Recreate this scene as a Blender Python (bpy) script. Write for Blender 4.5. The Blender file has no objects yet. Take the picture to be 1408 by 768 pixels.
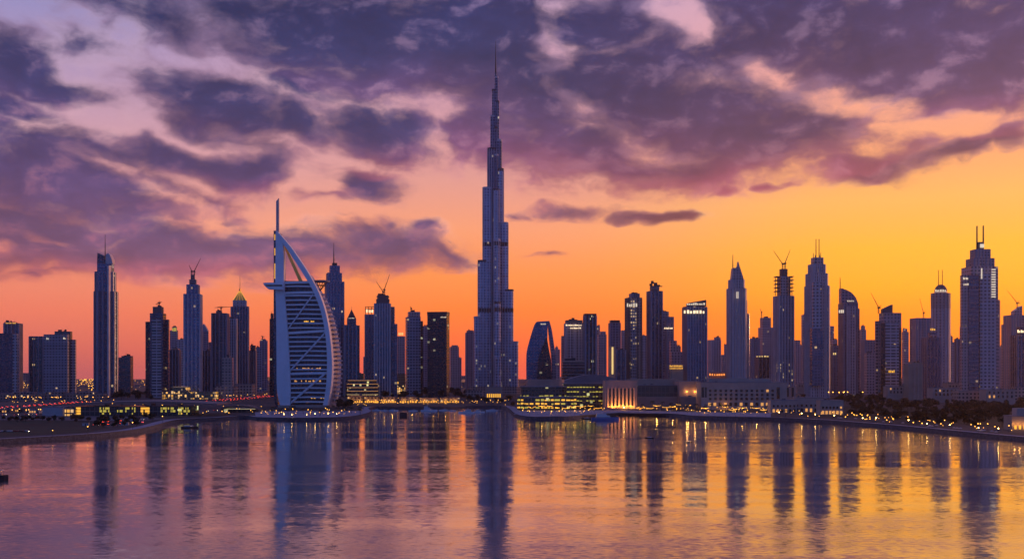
import bpy, math, random
from math import radians as R, pi, sin, cos, atan, tan, hypot

sc = bpy.context.scene
col = sc.collection
rnd = random.Random(7)
HAZE = 0.000032

# ------------------------------------------------------------------ camera
CAM_H, FOC, CX, HY = 56.0, 1400.0, 704.0, 512.0
cam_d = bpy.data.cameras.new('camera')
cam = bpy.data.objects.new('camera', cam_d)
col.objects.link(cam)
cam.location = (0, 0, CAM_H)
cam.rotation_euler = (R(90), 0, 0)
cam_d.sensor_width = 36
cam_d.lens = 36 * FOC / 1408
cam_d.shift_y = 128 / 1408
cam_d.clip_start = 1
cam_d.clip_end = 80000
sc.camera = cam

# ------------------------------------------------------------------ render
sc.view_settings.view_transform = 'Standard'
sc.view_settings.look = 'None'
sc.view_settings.gamma = 1
sc.view_settings.use_curve_mapping = False
sc.view_settings.exposure = 0.05
sc.render.engine = 'CYCLES'
sc.cycles.use_denoising = True
sc.cycles.use_adaptive_sampling = False
sc.cycles.max_bounces = 5
sc.cycles.diffuse_bounces = 2
sc.cycles.glossy_bounces = 3
sc.cycles.volume_bounces = 0
sc.cycles.sample_clamp_indirect = 4.0
sc.cycles.use_light_tree = True


def lin(c):
    """8-bit sRGB to a linear RGBA colour."""
    out = []
    for v in c:
        v = v / 255.0
        out.append(v / 12.92 if v <= 0.04045 else ((v + 0.055) / 1.055) ** 2.4)
    return (out[0], out[1], out[2], 1.0)


class Net:
    """Small helper around a node tree."""
    def __init__(self, tree):
        self.t = tree
        tree.nodes.clear()

    def n(self, typ, ins=None, **props):
        nd = self.t.nodes.new(typ)
        for k, v in props.items():
            setattr(nd, k, v)
        for k, v in (ins or {}).items():
            self.put(nd.inputs[k], v)
        return nd

    def put(self, sock, v):
        if isinstance(v, bpy.types.NodeSocket):
            self.t.links.new(v, sock)
        else:
            sock.default_value = v

    def m(self, op, a, b=None, c=None, clamp=False):
        nd = self.t.nodes.new('ShaderNodeMath')
        nd.operation = op
        nd.use_clamp = clamp
        for i, v in enumerate((a, b, c)):
            if v is not None:
                self.put(nd.inputs[i], v)
        return nd.outputs[0]

    def v(self, op, a, b=None):
        nd = self.t.nodes.new('ShaderNodeVectorMath')
        nd.operation = op
        self.put(nd.inputs[0], a)
        if b is not None:
            self.put(nd.inputs[1], b)
        return nd.outputs[0]

    def mix(self, f, a, b, blend='MIX'):
        nd = self.t.nodes.new('ShaderNodeMix')
        nd.data_type = 'RGBA'
        nd.blend_type = blend
        self.put(nd.inputs[0], f)
        self.put(nd.inputs[6], a)
        self.put(nd.inputs[7], b)
        return nd.outputs[2]

    def smooth(self, x, lo, hi, t0=0.0, t1=1.0):
        nd = self.t.nodes.new('ShaderNodeMapRange')
        nd.interpolation_type = 'SMOOTHSTEP'
        for k, v in zip(range(5), (x, lo, hi, t0, t1)):
            self.put(nd.inputs[k], v)
        return nd.outputs[0]

    def ramp(self, f, stops):
        nd = self.t.nodes.new('ShaderNodeValToRGB')
        el = nd.color_ramp.elements
        while len(el) < len(stops):
            el.new(0.5)
        for e, (p, c) in zip(el, stops):
            e.position = p
            e.color = c
        self.put(nd.inputs[0], f)
        return nd.outputs[0]

    def noise(self, vec, scale, detail=3.0, rough=0.55, dim='2D'):
        nd = self.t.nodes.new('ShaderNodeTexNoise')
        nd.noise_dimensions = dim
        self.put(nd.inputs['Vector'], vec)
        nd.inputs['Scale'].default_value = scale
        nd.inputs['Detail'].default_value = detail
        nd.inputs['Roughness'].default_value = rough
        return nd


# ------------------------------------------------------------------ sky
def sky_pos(x, y):
    az = atan((x - CX) / FOC)
    return math.degrees(az), math.degrees(atan((HY - y) / FOC * cos(az)))


world = bpy.data.worlds.new('World')
sc.world = world
world.use_nodes = True
W = Net(world.node_tree)
world.cycles.sampling_method = 'MANUAL'
world.cycles.sample_map_resolution = 512
tc = W.n('ShaderNodeTexCoord').outputs['Generated']
sep = W.n('ShaderNodeSeparateXYZ', {0: tc})
dx, dy, dz = sep.outputs
az = W.m('MULTIPLY', W.m('ARCTAN2', dx, dy), 57.29578)
el = W.m('MULTIPLY', W.m('ARCSINE', dz), 57.29578)
pos = W.n('ShaderNodeCombineXYZ', {0: az, 1: el, 2: 0.0}).outputs[0]

e01 = W.m('DIVIDE', el, 40.0, clamp=True)


def stops(lst):
    return [(e / 40.0, lin(c)) for e, c in lst]


left = W.ramp(e01, stops([(0, (188, 92, 94)), (1.2, (212, 104, 90)), (3.2, (236, 122, 92)), (5.5, (240, 142, 110)),
                          (8, (238, 158, 140)), (11, (222, 164, 172)), (15, (184, 154, 190)), (20, (132, 138, 198)), (30, (92, 104, 170)), (40, (64, 80, 150))]))
mid = W.ramp(e01, stops([(0, (238, 94, 70)), (1.5, (250, 106, 54)), (3.5, (255, 128, 46)), (5.5, (255, 148, 70)),
                         (8, (250, 160, 116)), (11, (228, 158, 150)), (14, (216, 158, 170)), (20, (196, 160, 192)), (30, (110, 108, 170)), (40, (64, 76, 150))]))
right = W.ramp(e01, stops([(0, (255, 112, 24)), (1.5, (255, 122, 0)), (3, (255, 132, 0)), (4.6, (255, 156, 0)), (6.6, (255, 174, 38)),
                           (9, (255, 184, 92)), (11.5, (252, 168, 118)), (15, (246, 168, 152)), (20, (226, 172, 190)), (30, (120, 108, 160)), (40, (66, 74, 146))]))
clear = W.mix(W.smooth(az, -26, -2), left, mid)
clear = W.mix(W.smooth(az, 0, 19), clear, right)

# clouds: soft ellipses at the sky positions where banks of cloud stand, broken up by noise
warpc = W.v('MULTIPLY', pos, (0.13, 0.26, 0.0))
wn = W.noise(warpc, 1.4, 3.5, 0.5)
warp = W.v('MULTIPLY', W.v('SUBTRACT', wn.outputs['Color'], (0.5, 0.5, 0.5)), (5.0, 2.2, 0.0))
wpos = W.v('ADD', pos, warp)
# x, y, half-width, half-height (all in photo pixels, turned into degrees), tilt, thickness
BANKS = [
    (120, 62, 130, 40, -8, .62), (60, 60, 90, 26, -6, .6), (150, 245, 160, 40, -6, .8), (100, 350, 160, 26, 0, .9), (380, 355, 120, 20, 0, .85),
    (20, 95, 115, 42, -10, 1.0), (90, 112, 80, 22, -10, .8), (15, 150, 80, 22, -5, .9),
    (200, 12, 120, 42, -6, .85), (140, 30, 70, 25, 0, .55), (330, 15, 130, 32, 0, .9),
    (480, 40, 170, 62, 0, 1.1), (600, 60, 170, 85, 5, 1.2), (700, 70, 100, 120, 0, 1.1), (400, 70, 110, 40, -15, .8), (740, 140, 70, 80, 0, 1.0),
    (300, 148, 120, 48, -14, 1.1), (390, 172, 100, 34, -12, .9), (500, 182, 105, 34, -4, .9), (560, 172, 70, 30, 15, .8), (420, 120, 90, 30, -20, .7),
    (180, 205, 150, 24, -9, .85), (335, 232, 95, 36, -4, 1.1), (250, 215, 110, 32, -10, 1.),
    (50, 245, 180, 60, -4, 1.05), (20, 225, 120, 46, 0, .9), (110, 280, 110, 34, -8, .75), (10, 300, 130, 34, 0, .85),
    (120, 322, 150, 26, 0, .85), (70, 196, 120, 26, -6, .8), (180, 290, 70, 18, -10, .7), (60, 375, 120, 8, 0, .6),
    (495, 248, 66, 24, -12, 1.0), (445, 272, 46, 9, 0, .7), (290, 274, 60, 12, -6, .55), (225, 305, 90, 10, 0, .55), (330, 305, 34, 9, 0, .5),
    (50, 335, 90, 20, -10, .85), (40, 356, 110, 18, 0, .8), (20, 378, 18, 3, 0, .7),
    (255, 348, 170, 34, 0, 1.1), (400, 345, 90, 24, 0, .9), (150, 350, 70, 30, 0, .9), (330, 335, 120, 22, 0, .8),
    (535, 338, 100, 22, -4, 1.0), (470, 352, 90, 20, 0, .7), (600, 345, 60, 12, -6, .8), (585, 318, 30, 9, 3, .8), (530, 317, 26, 6, 0, .65), (655, 352, 40, 6, -8, .5), (622, 333, 30, 6, -10, .5),
    (655, 186, 56, 30, -14, .95), (700, 200, 60, 26, 0, .9),
    (830, 30, 66, 36, 0, 1.0), (860, 130, 140, 62, -10, 1.2), (800, 200, 120, 34, -5, .9), (960, 170, 150, 62, -8, 1.2), (850, 235, 110, 26, -6, .9),
    (1090, 178, 140, 42, 4, 1.05), (950, 232, 130, 28, 2, .9), (780, 90, 60, 40, 0, .8), (1030, 225, 90, 18, 4, .8), (900, 90, 110, 50, 0, 1.0),
    (1090, 40, 150, 60, 0, 1.15), (1260, 60, 200, 70, -6, 1.25), (1390, 90, 110, 55, -4, 1.1), (1200, 110, 110, 36, -12, 1.0), (1310, 130, 140, 24, -3, .9), (1010, 60, 90, 40, 10, .8),
    (1188, 232, 62, 17, 6, 1.0), (1250, 206, 40, 16, 10, .5), (1318, 204, 78, 12, 6, 1.0), (1392, 186, 24, 16, 10, 1.0), (1240, 215, 40, 12, 10, .6),
    (905, 298, 66, 8, 0, 1.15), (785, 288, 62, 10, -2, .6), (1068, 255, 20, 7, 0, .8), (1000, 264, 34, 8, 0, .6), (712, 290, 14, 6, 0, .6), (735, 355, 16, 4, 0, .5), (470, 300, 30, 4, 0, .3),
]
# openings between the banks where the bright sky shows through
GAPS = [
    (165, 78, 46, 44, -30, .42), (50, 12, 70, 26, 0, .5), (150, 168, 90, 13, -8, .6), (245, 186, 100, 9, -10, .8), (340, 207, 70, 8, -8, .6),
    (205, 258, 110, 12, -24, .55), (420, 245, 26, 34, 20, .7), (300, 262, 60, 9, -8, .5), (595, 35, 34, 26, -30, .6), (768, 62, 20, 42, 25, .66), (818, 142, 34, 16, -10, .9),
    (922, 28, 30, 24, 0, .62), (1058, 98, 46, 12, -25, .8), (1185, 136, 60, 15, -14, .9), (605, 142, 60, 15, -4, .8), (250, 80, 60, 12, -10, .5),
    (905, 210, 60, 9, -14, .6), (985, 196, 20, 12, 0, .5), (430, 208, 90, 8, -10, .6), (100, 340, 40, 5, -20, .5), (12, 343, 22, 6, 0, .5), (1330, 165, 80, 8, 0, .6),
]
field = None
opened = None
under, total = 0.0, 0.02
for i, (x, y, rx, ry, tilt, th) in enumerate(BANKS + GAPS):
    a, e = sky_pos(x, y)
    k = 1.74 / FOC * 57.3
    mp = W.n('ShaderNodeMapping', {'Vector': wpos, 'Location': (a, e, 0), 'Rotation': (0, 0, R(tilt)),
                                   'Scale': (rx * k * cos(R(a)), ry * k, 1)}, vector_type='TEXTURE')
    g = W.n('ShaderNodeTexGradient', {0: mp.outputs[0]}, gradient_type='SPHERICAL').outputs[1]
    g = W.m('MULTIPLY', g, th)
    if i < len(BANKS) and rx * ry > 3300:
        ly = W.n('ShaderNodeSeparateXYZ', {0: mp.outputs[0]}).outputs[1]
        gg = W.m('MULTIPLY', g, g)
        under = W.m('MULTIPLY_ADD', gg, ly, under)
        total = W.m('ADD', gg, total)
    if i < len(BANKS):
        field = g if field is None else W.m('SMOOTH_MAX', field, g, 0.05)
    else:
        opened = g if opened is None else W.m('MAXIMUM', opened, g)
fpos = W.v('ADD', W.v('MULTIPLY', pos, (0.36, 0.62, 0.0)), W.v('MULTIPLY', warp, (0.16, 0.30, 0.0)))
fb = W.noise(fpos, 1.0, 8.0, 0.60).outputs[0]
fbo = W.noise(W.v('ADD', fpos, (0.22, -0.40, 0.0)), 1.0, 6.0, 0.58).outputs[0]
low_side = W.m('DIVIDE', under, total)
relief = W.m('SUBTRACT', fb, fbo)
fb2 = W.noise(W.v('MULTIPLY', wpos, (0.10, 0.22, 0.0)), 1.0, 3.0, 0.5).outputs[0]
ragged = W.m('MULTIPLY', W.m('SUBTRACT', fb, 0.5), W.smooth(field, 0.06, 0.2, 0.0, 1.0))
shape = W.m('SUBTRACT', W.m('ADD', field, ragged), W.m('MULTIPLY', opened, 0.62))
alpha = W.smooth(shape, 0.04, 0.50)
core_e = W.ramp(e01, stops([(0, (170, 84, 100)), (5, (126, 82, 110)), (7.5, (100, 76, 116)), (10, (88, 70, 118)), (13.5, (62, 60, 110)), (17, (48, 54, 104)), (20, (40, 48, 98)), (40, (50, 60, 116))]))
core_r = W.ramp(e01, stops([(0, (190, 84, 50)), (8, (134, 72, 72)), (10, (124, 70, 92)), (12, (100, 68, 104)), (15, (76, 60, 102)), (20, (56, 54, 104)), (40, (50, 60, 116))]))
core = W.mix(W.smooth(az, -4, 14), core_e, core_r)
thick = W.smooth(W.m('ADD', shape, W.m('MULTIPLY', W.m('SUBTRACT', fb2, 0.5), 0.5)), 0.16, 0.74)
rim = W.ramp(e01, stops([(0, (255, 110, 84)), (6, (222, 120, 122)), (10, (206, 134, 146)), (14, (206, 154, 176)), (20, (178, 148, 192)), (40, (120, 120, 180))]))
edge = W.mix(0.35, W.mix(0.6, clear, rim), core)
edge = W.mix(W.smooth(fb2, .45, .62), edge, W.mix(.25, clear, (1.0, 0.62, 0.55, 1.0)))
cloudc = W.mix(thick, edge, core)
warm = W.ramp(e01, stops([(0, (255, 100, 60)), (7, (220, 96, 92)), (10, (190, 92, 112)), (14, (128, 82, 124)), (20, (96, 78, 128)), (40, (80, 80, 140))]))
cloudc = W.mix(W.m('MULTIPLY', W.smooth(low_side, 0.0, -0.42, 0.0, 0.50), W.smooth(az, -24, 0, 0.30, 1.0)), cloudc, warm)
cloudc = W.mix(W.smooth(relief, 0.02, 0.36, 0.0, 0.30), cloudc, rim)
streak = W.m('MULTIPLY', W.smooth(fb2, 0.36, 0.68, 0.82, 1.08), W.smooth(relief, -0.25, 0.2, 0.86, 1.10))
cloudc = W.mix(1.0, cloudc, W.n('ShaderNodeCombineXYZ', {0: streak, 1: streak, 2: streak}).outputs[0], 'MULTIPLY')
skyc = W.mix(alpha, clear, cloudc)

# the eastern half of the sky, already blue with dusk
back = W.ramp(e01, stops([(0, (104, 128, 188)), (6, (104, 134, 202)), (15, (90, 126, 204)), (30, (70, 102, 180)), (40, (62, 86, 162))]))
glow_low = W.m('MULTIPLY', W.smooth(el, 14.0, 2.0, 1.0, 1.20), W.m('ADD', 1.0, W.m('MULTIPLY', W.smooth(az, 4, 22), W.smooth(el, 9.0, 4.0, 0.0, .26))))
skyc = W.mix(1.0, skyc, W.n('ShaderNodeCombineXYZ', {0: glow_low, 1: glow_low, 2: W.m('MULTIPLY', glow_low, 0.98)}).outputs[0], 'MULTIPLY')
skyc = W.mix(W.smooth(dy, 0.45, -0.25), skyc, back)
skyc = W.mix(1.0, skyc, W.mix(W.smooth(dy, 0.3, -0.3), (1, 1, 1, 1), (.58, .68, .80, 1)), 'MULTIPLY')
bg1 = W.n('ShaderNodeBackground', {'Color': skyc, 'Strength': 1.0})
nis = W.n('ShaderNodeTexSky', sky_type='NISHITA', sun_disc=False, sun_elevation=R(1.5), sun_rotation=R(32), altitude=50, dust_density=2.0)
bg2 = W.n('ShaderNodeBackground', {'Color': nis.outputs[0], 'Strength': 0.008})
add = W.n('ShaderNodeAddShader', {0: bg1.outputs[0], 1: bg2.outputs[0]})
W.n('ShaderNodeOutputWorld', {0: add.outputs[0]})

# ------------------------------------------------------------------ sun, on the horizon to the right
SUN_AZ, SUN_EL = R(62), R(2.5)
sun_d = bpy.data.lights.new('sun', 'SUN')
sun_d.energy = 1.7
sun_d.angle = R(3)
sun_d.color = (1.0, 0.42, 0.20)
sun = bpy.data.objects.new('sun', sun_d)
col.objects.link(sun)
sun.location = (3000, 2000, 900)
sun.rotation_euler = (R(90) - SUN_EL, 0, -SUN_AZ + pi)

# ------------------------------------------------------------------ placing
def px(x, Y):
    return (x - CX) / FOC * Y


def pz(y, Y):
    return CAM_H + (HY - y) / FOC * Y


def ground_depth(y, z=3.0):
    return FOC * (CAM_H - z) / (y - HY)


# ------------------------------------------------------------------ materials
MATS = {}


def plain(key, c, rough=0.6, metal=0.0, emit=None, strength=0.0, vary=0.12, vscale=0.05, spec=0.4):
    """One surface with slight uneven wear."""
    m = bpy.data.materials.new(key)
    m.use_nodes = True
    N = Net(m.node_tree)
    tcn = N.n('ShaderNodeTexCoord').outputs['Object']
    nz = N.noise(tcn, vscale, 4.0, 0.6, '3D').outputs[0]
    k = N.smooth(nz, 0.3, 0.7, 1 - vary, 1 + vary)
    base = N.mix(1.0, (c[0], c[1], c[2], 1), N.n('ShaderNodeCombineXYZ', {0: k, 1: k, 2: k}).outputs[0], 'MULTIPLY')
    b = N.n('ShaderNodeBsdfPrincipled', {'Base Color': base, 'Roughness': rough, 'Metallic': metal, 'Specular IOR Level': spec})
    if emit:
        b.inputs['Emission Color'].default_value = (emit[0], emit[1], emit[2], 1)
        b.inputs['Emission Strength'].default_value = strength
    N.n('ShaderNodeOutputMaterial', {0: b.outputs[0]})
    MATS[key] = m
    return m


def facade(key, wall, glass, bay=5.0, flr=4.2, wf=0.7, hf=0.62, lit=0.02, litc=(1.0, 0.60, 0.22), ls=0.42,
           rg=0.16, rw=0.55, spec=0.6, spandrel=0.25, dark_bands=(), metal=0.0, low=None, sheen=0.0):
    """Window grid on the wall's own metre coordinates: wall, glass panes that differ, a few lit rooms."""
    m = bpy.data.materials.new(key)
    m.use_nodes = True
    N = Net(m.node_tree)
    uv = N.n('ShaderNodeUVMap', uv_map='metres').outputs[0]
    s = N.n('ShaderNodeSeparateXYZ', {0: uv})
    u = N.m('DIVIDE', s.outputs[0], bay)
    v = N.m('DIVIDE', s.outputs[1], flr)
    win = N.m('MULTIPLY', N.m('LESS_THAN', N.m('FRACT', u), wf), N.m('LESS_THAN', N.m('FRACT', v), hf))
    oi = N.n('ShaderNodeObjectInfo').outputs['Random']
    cell = N.n('ShaderNodeCombineXYZ', {0: N.m('FLOOR', u), 1: N.m('FLOOR', v), 2: N.m('MULTIPLY', oi, 91.0)}).outputs[0]
    wn1 = N.n('ShaderNodeTexWhiteNoise', {0: cell}, noise_dimensions='3D')
    r1, rc = wn1.outputs['Value'], wn1.outputs['Color']
    rs = N.n('ShaderNodeSeparateColor', {0: rc})
    row = N.n('ShaderNodeTexWhiteNoise', {0: N.n('ShaderNodeCombineXYZ', {0: N.m('FLOOR', v), 1: N.m('MULTIPLY', oi, 57.0), 2: 0.0}).outputs[0]}, noise_dimensions='3D').outputs['Value']
    colm = N.n('ShaderNodeTexWhiteNoise', {0: N.n('ShaderNodeCombineXYZ', {0: N.m('FLOOR', u), 1: N.m('MULTIPLY', oi, 31.0), 2: 3.0}).outputs[0]}, noise_dimensions='3D').outputs['Value']
    tint = N.m('ADD', 0.55, N.m('ADD', N.m('MULTIPLY', r1, 0.4), N.m('ADD', N.m('MULTIPLY', row, 0.35), N.m('MULTIPLY', colm, 0.25))))
    g = N.mix(1.0, (glass[0], glass[1], glass[2], 1), N.n('ShaderNodeCombineXYZ', {0: tint, 1: tint, 2: tint}).outputs[0], 'MULTIPLY')
    wt = N.m('ADD', 0.86, N.m('ADD', N.m('MULTIPLY', row, 0.16), N.m('MULTIPLY', colm, 0.12)))
    w = N.mix(1.0, (wall[0], wall[1], wall[2], 1), N.n('ShaderNodeCombineXYZ', {0: wt, 1: wt, 2: wt}).outputs[0], 'MULTIPLY')
    if dark_bands:
        dk = None
        for (z0, z1) in dark_bands:
            q = N.m('MULTIPLY', N.m('GREATER_THAN', s.outputs[1], z0), N.m('LESS_THAN', s.outputs[1], z1))
            dk = q if dk is None else N.m('MAXIMUM', dk, q)
        w = N.mix(dk, w, (0.03, 0.03, 0.045, 1))
        g = N.mix(dk, g, (0.02, 0.02, 0.03, 1))
    base = N.mix(win, w, g)
    patch = N.noise(N.v('MULTIPLY', uv, (0.02, 0.035, 0.0)), 1.0, 2.0, 0.5, '2D').outputs[0]
    prob = N.m('MULTIPLY', lit * 1.1, N.smooth(patch, 0.35, 0.7))
    if low:
        prob = N.m('ADD', prob, N.m('MULTIPLY', low[1], N.m('LESS_THAN', s.outputs[1], low[0])))
    on = N.m('MULTIPLY', N.m('LESS_THAN', rs.outputs[1], prob), win)
    b = N.n('ShaderNodeBsdfPrincipled', {
        'Base Color': base, 'Metallic': N.m('ADD', metal, N.m('MULTIPLY', win, sheen)),
        'Roughness': N.m('ADD', rw, N.m('MULTIPLY', win, N.m('ADD', rg - rw, N.m('MULTIPLY', r1, 0.12)))),
        'Specular IOR Level': N.m('ADD', 0.3, N.m('MULTIPLY', win, spec - 0.3 + 0.1)),
        'Emission Color': N.mix(N.m('MULTIPLY', rs.outputs[0], .6), (litc[0], litc[1], litc[2], 1), (1.0, 0.78, 0.48, 1)),
        'Emission Strength': N.m('MULTIPLY', on, N.m('MULTIPLY', N.m('ADD', 0.35, rs.outputs[2]), ls))})
    N.n('ShaderNodeOutputMaterial', {0: b.outputs[0]})
    m.cycles.emission_sampling = 'NONE'
    MATS[key] = m
    return m


def glow(key, c, strength, sampling='AUTO'):
    m = bpy.data.materials.new(key)
    m.use_nodes = True
    N = Net(m.node_tree)
    b = N.n('ShaderNodeBsdfPrincipled', {'Base Color': (c[0] * .5, c[1] * .5, c[2] * .5, 1), 'Roughness': 0.4,
                                         'Emission Color': (c[0], c[1], c[2], 1), 'Emission Strength': strength})
    N.n('ShaderNodeOutputMaterial', {0: b.outputs[0]})
    m.cycles.emission_sampling = sampling
    MATS[key] = m
    return m


# ------------------------------------------------------------------ mesh building
class MB:
    """Collects faces (world metres) and links them as ONE mesh object."""
    def __init__(self):
        self.v, self.f, self.uv, self.mi = [], [], [], []

    def face(self, pts, uvs=None, mi=0):
        i = len(self.v)
        self.v += pts
        self.f.append(list(range(i, i + len(pts))))
        self.uv += uvs if uvs else [(p[0], p[1]) for p in pts]
        self.mi.append(mi)

    def prism(self, poly, z0, z1, cap=True, top=None, mi=0, cmi=None, bottom=False, ztop=None):
        """poly: counter-clockwise footprint; top: optional footprint at the top; ztop: optional heights of the top corners."""
        n = len(poly)
        top = top or poly
        zt = ztop or [z1] * n
        d = 0.0
        for i in range(n):
            j = (i + 1) % n
            a, b, c, e = poly[i], poly[j], top[j], top[i]
            L = hypot(b[0] - a[0], b[1] - a[1])
            self.face([(a[0], a[1], z0), (b[0], b[1], z0), (c[0], c[1], zt[j]), (e[0], e[1], zt[i])],
                      [(d, z0), (d + L, z0), (d + L, zt[j]), (d, zt[i])], mi)
            d += L
        if cap:
            self.face([(p[0], p[1], z) for p, z in zip(top, zt)], [(0.02, 0.02)] * n if cmi is None else None, mi if cmi is None else cmi)
        if bottom:
            self.face([(p[0], p[1], z0) for p in reversed(poly)], None, mi if cmi is None else cmi)

    def box(self, cx, cy, z0, w, d, h, rot=0.0, mi=0, bottom=True):
        self.prism(rect(cx, cy, w, d, rot), z0, z0 + h, mi=mi, bottom=bottom)

    def beam(self, p, q, r, r2=None, n=5, mi=0):
        r2 = r if r2 is None else r2
        dv = [q[i] - p[i] for i in range(3)]
        L = max(1e-6, math.sqrt(sum(t * t for t in dv)))
        dv = [t / L for t in dv]
        up = (0, 0, 1) if abs(dv[2]) < 0.9 else (1, 0, 0)
        a = (dv[1] * up[2] - dv[2] * up[1], dv[2] * up[0] - dv[0] * up[2], dv[0] * up[1] - dv[1] * up[0])
        la = math.sqrt(sum(t * t for t in a))
        a = [t / la for t in a]
        b = (dv[1] * a[2] - dv[2] * a[1], dv[2] * a[0] - dv[0] * a[2], dv[0] * a[1] - dv[1] * a[0])
        r0 = [tuple(p[i] + r * (cos(t) * a[i] + sin(t) * b[i]) for i in range(3)) for t in [2 * pi * k / n for k in range(n)]]
        r1 = [tuple(q[i] + r2 * (cos(t) * a[i] + sin(t) * b[i]) for i in range(3)) for t in [2 * pi * k / n for k in range(n)]]
        for k in range(n):
            j = (k + 1) % n
            self.face([r0[k], r0[j], r1[j], r1[k]], [(k, 0), (k + 1, 0), (k + 1, L), (k, L)], mi)
        self.face(list(reversed(r0)), None, mi)
        self.face(r1, None, mi)

    def ball(self, c, r, nu=8, nv=5, mi=0, sz=1.0):
        P = [[(c[0] + r * sin(pi * j / nv) * cos(2 * pi * i / nu), c[1] + r * sin(pi * j / nv) * sin(2 * pi * i / nu), c[2] + sz * r * cos(pi * j / nv))
              for i in range(nu)] for j in range(nv + 1)]
        for j in range(nv):
            for i in range(nu):
                k = (i + 1) % nu
                if j == 0:
                    self.face([P[0][0], P[1][i], P[1][k]], None, mi)
                elif j == nv - 1:
                    self.face([P[j][i], P[nv][0], P[j][k]], None, mi)
                else:
                    self.face([P[j][i], P[j + 1][i], P[j + 1][k], P[j][k]], None, mi)

    def strip(self, la, lb, y0, y1, mi=0, yb0=None, yb1=None):
        """Band between two (x, z) lines, with its own thickness in depth (y0 front, y1 back)."""
        yb0 = y0 if yb0 is None else yb0
        yb1 = y1 if yb1 is None else yb1
        n = len(la)
        d = 0.0
        for i in range(n - 1):
            a, b, c, e = la[i], lb[i], lb[i + 1], la[i + 1]
            L = hypot(e[0] - a[0], e[1] - a[1])
            self.face([(a[0], y0, a[1]), (b[0], yb0, b[1]), (c[0], yb0, c[1]), (e[0], y0, e[1])],
                      [(a[0], a[1]), (b[0], b[1]), (c[0], c[1]), (e[0], e[1])], mi)
            self.face([(a[0], y1, a[1]), (e[0], y1, e[1]), (c[0], yb1, c[1]), (b[0], yb1, b[1])], None, mi)
            self.face([(a[0], y0, a[1]), (e[0], y0, e[1]), (e[0], y1, e[1]), (a[0], y1, a[1])], [(0, a[1]), (0, e[1]), (y1 - y0, e[1]), (y1 - y0, a[1])], mi)
            self.face([(b[0], yb0, b[1]), (b[0], yb1, b[1]), (c[0], yb1, c[1]), (c[0], yb0, c[1])], [(0, b[1]), (yb1 - yb0, b[1]), (yb1 - yb0, c[1]), (0, c[1])], mi)
            d += L
        for i in (0, n - 1):
            a, b = la[i], lb[i]
            self.face([(a[0], y0, a[1]), (a[0], y1, a[1]), (b[0], yb1, b[1]), (b[0], yb0, b[1])], None, mi)

    def build(self, name, mats, parent=None, origin=None, smooth=False):
        if isinstance(mats, str):
            mats = [mats]
        if origin is None:
            origin = world_of(parent) if parent else (0, 0, 0)
        me = bpy.data.meshes.new(name)
        me.from_pydata([(p[0] - origin[0], p[1] - origin[1], p[2] - origin[2]) for p in self.v], [], self.f)
        lay = me.uv_layers.new(name='metres')
        flat = [t for q in self.uv for t in q]
        lay.data.foreach_set('uv', flat)
        me.polygons.foreach_set('material_index', self.mi)
        if smooth:
            me.polygons.foreach_set('use_smooth', [True] * len(self.f))
        for k in mats:
            me.materials.append(MATS[k])
        me.update()
        o = bpy.data.objects.new(name, me)
        col.objects.link(o)
        if parent:
            o.parent = parent
        else:
            o.location = origin
        return o


def world_of(o):
    x, y, z = o.location
    while o.parent:
        o = o.parent
        x, y, z = x + o.location[0], y + o.location[1], z + o.location[2]
    return (x, y, z)


def thing(name, label, cat, loc, group=None):
    o = bpy.data.objects.new(name, None)
    o.empty_display_size = 2
    col.objects.link(o)
    o.location = loc
    o['label'] = label
    o['category'] = cat
    if group:
        o['group'] = group
    return o


def tag(o, label=None, cat=None, group=None, kind=None):
    for k, v in (('label', label), ('category', cat), ('group', group), ('kind', kind)):
        if v:
            o[k] = v
    return o


def copy_tree(o, loc=None, rz=None, scale=None, label=None, parent=None):
    c = o.copy()
    col.objects.link(c)
    if parent:
        c.parent = parent
    if loc is not None:
        c.location = loc
    if rz is not None:
        c.rotation_euler = (0, 0, rz)
    if scale is not None:
        c.scale = scale
    if label:
        c['label'] = label
    for ch in o.children:
        copy_tree(ch, parent=c)
    return c


# ------------------------------------------------------------------ footprints
def rect(cx, cy, w, d, rot=0.0):
    c, s = cos(rot), sin(rot)
    return [(cx + x * c - y * s, cy + x * s + y * c) for x, y in ((-w / 2, -d / 2), (w / 2, -d / 2), (w / 2, d / 2), (-w / 2, d / 2))]


def unit_poly(k, rot, ch=0.0, rnd_n=0):
    """Footprint of width 1 and depth k, turned by rot; ch cuts the corners, rnd_n makes it an ellipse."""
    if rnd_n:
        p = [(0.5 * cos(2 * pi * i / rnd_n), 0.5 * k * sin(2 * pi * i / rnd_n)) for i in range(rnd_n)]
    elif ch:
        a, b = 0.5, 0.5 * k
        p = [(-a + ch, -b), (a - ch, -b), (a, -b + ch), (a, b - ch), (a - ch, b), (-a + ch, b), (-a, b - ch), (-a, -b + ch)]
    else:
        p = [(-.5, -k / 2), (.5, -k / 2), (.5, k / 2), (-.5, k / 2)]
    c, s = cos(rot), sin(rot)
    return [(x * c - y * s, x * s + y * c) for x, y in p]


def fit(unit, x0, x1, Yc):
    """Scale and shift a footprint so that, seen from the quay, it spans the width it has in the photograph."""
    cx, s = px((x0 + x1) / 2, Yc), (x1 - x0) / FOC * Yc
    for _ in range(4):
        X = [CX + FOC * (cx + s * p[0]) / (Yc + s * p[1]) for p in unit]
        s *= (x1 - x0) / (max(X) - min(X))
        X = [CX + FOC * (cx + s * p[0]) / (Yc + s * p[1]) for p in unit]
        cx += ((x0 + x1) / 2 - (max(X) + min(X)) / 2) / FOC * Yc
    return [(cx + s * p[0], Yc + s * p[1]) for p in unit], s


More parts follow.
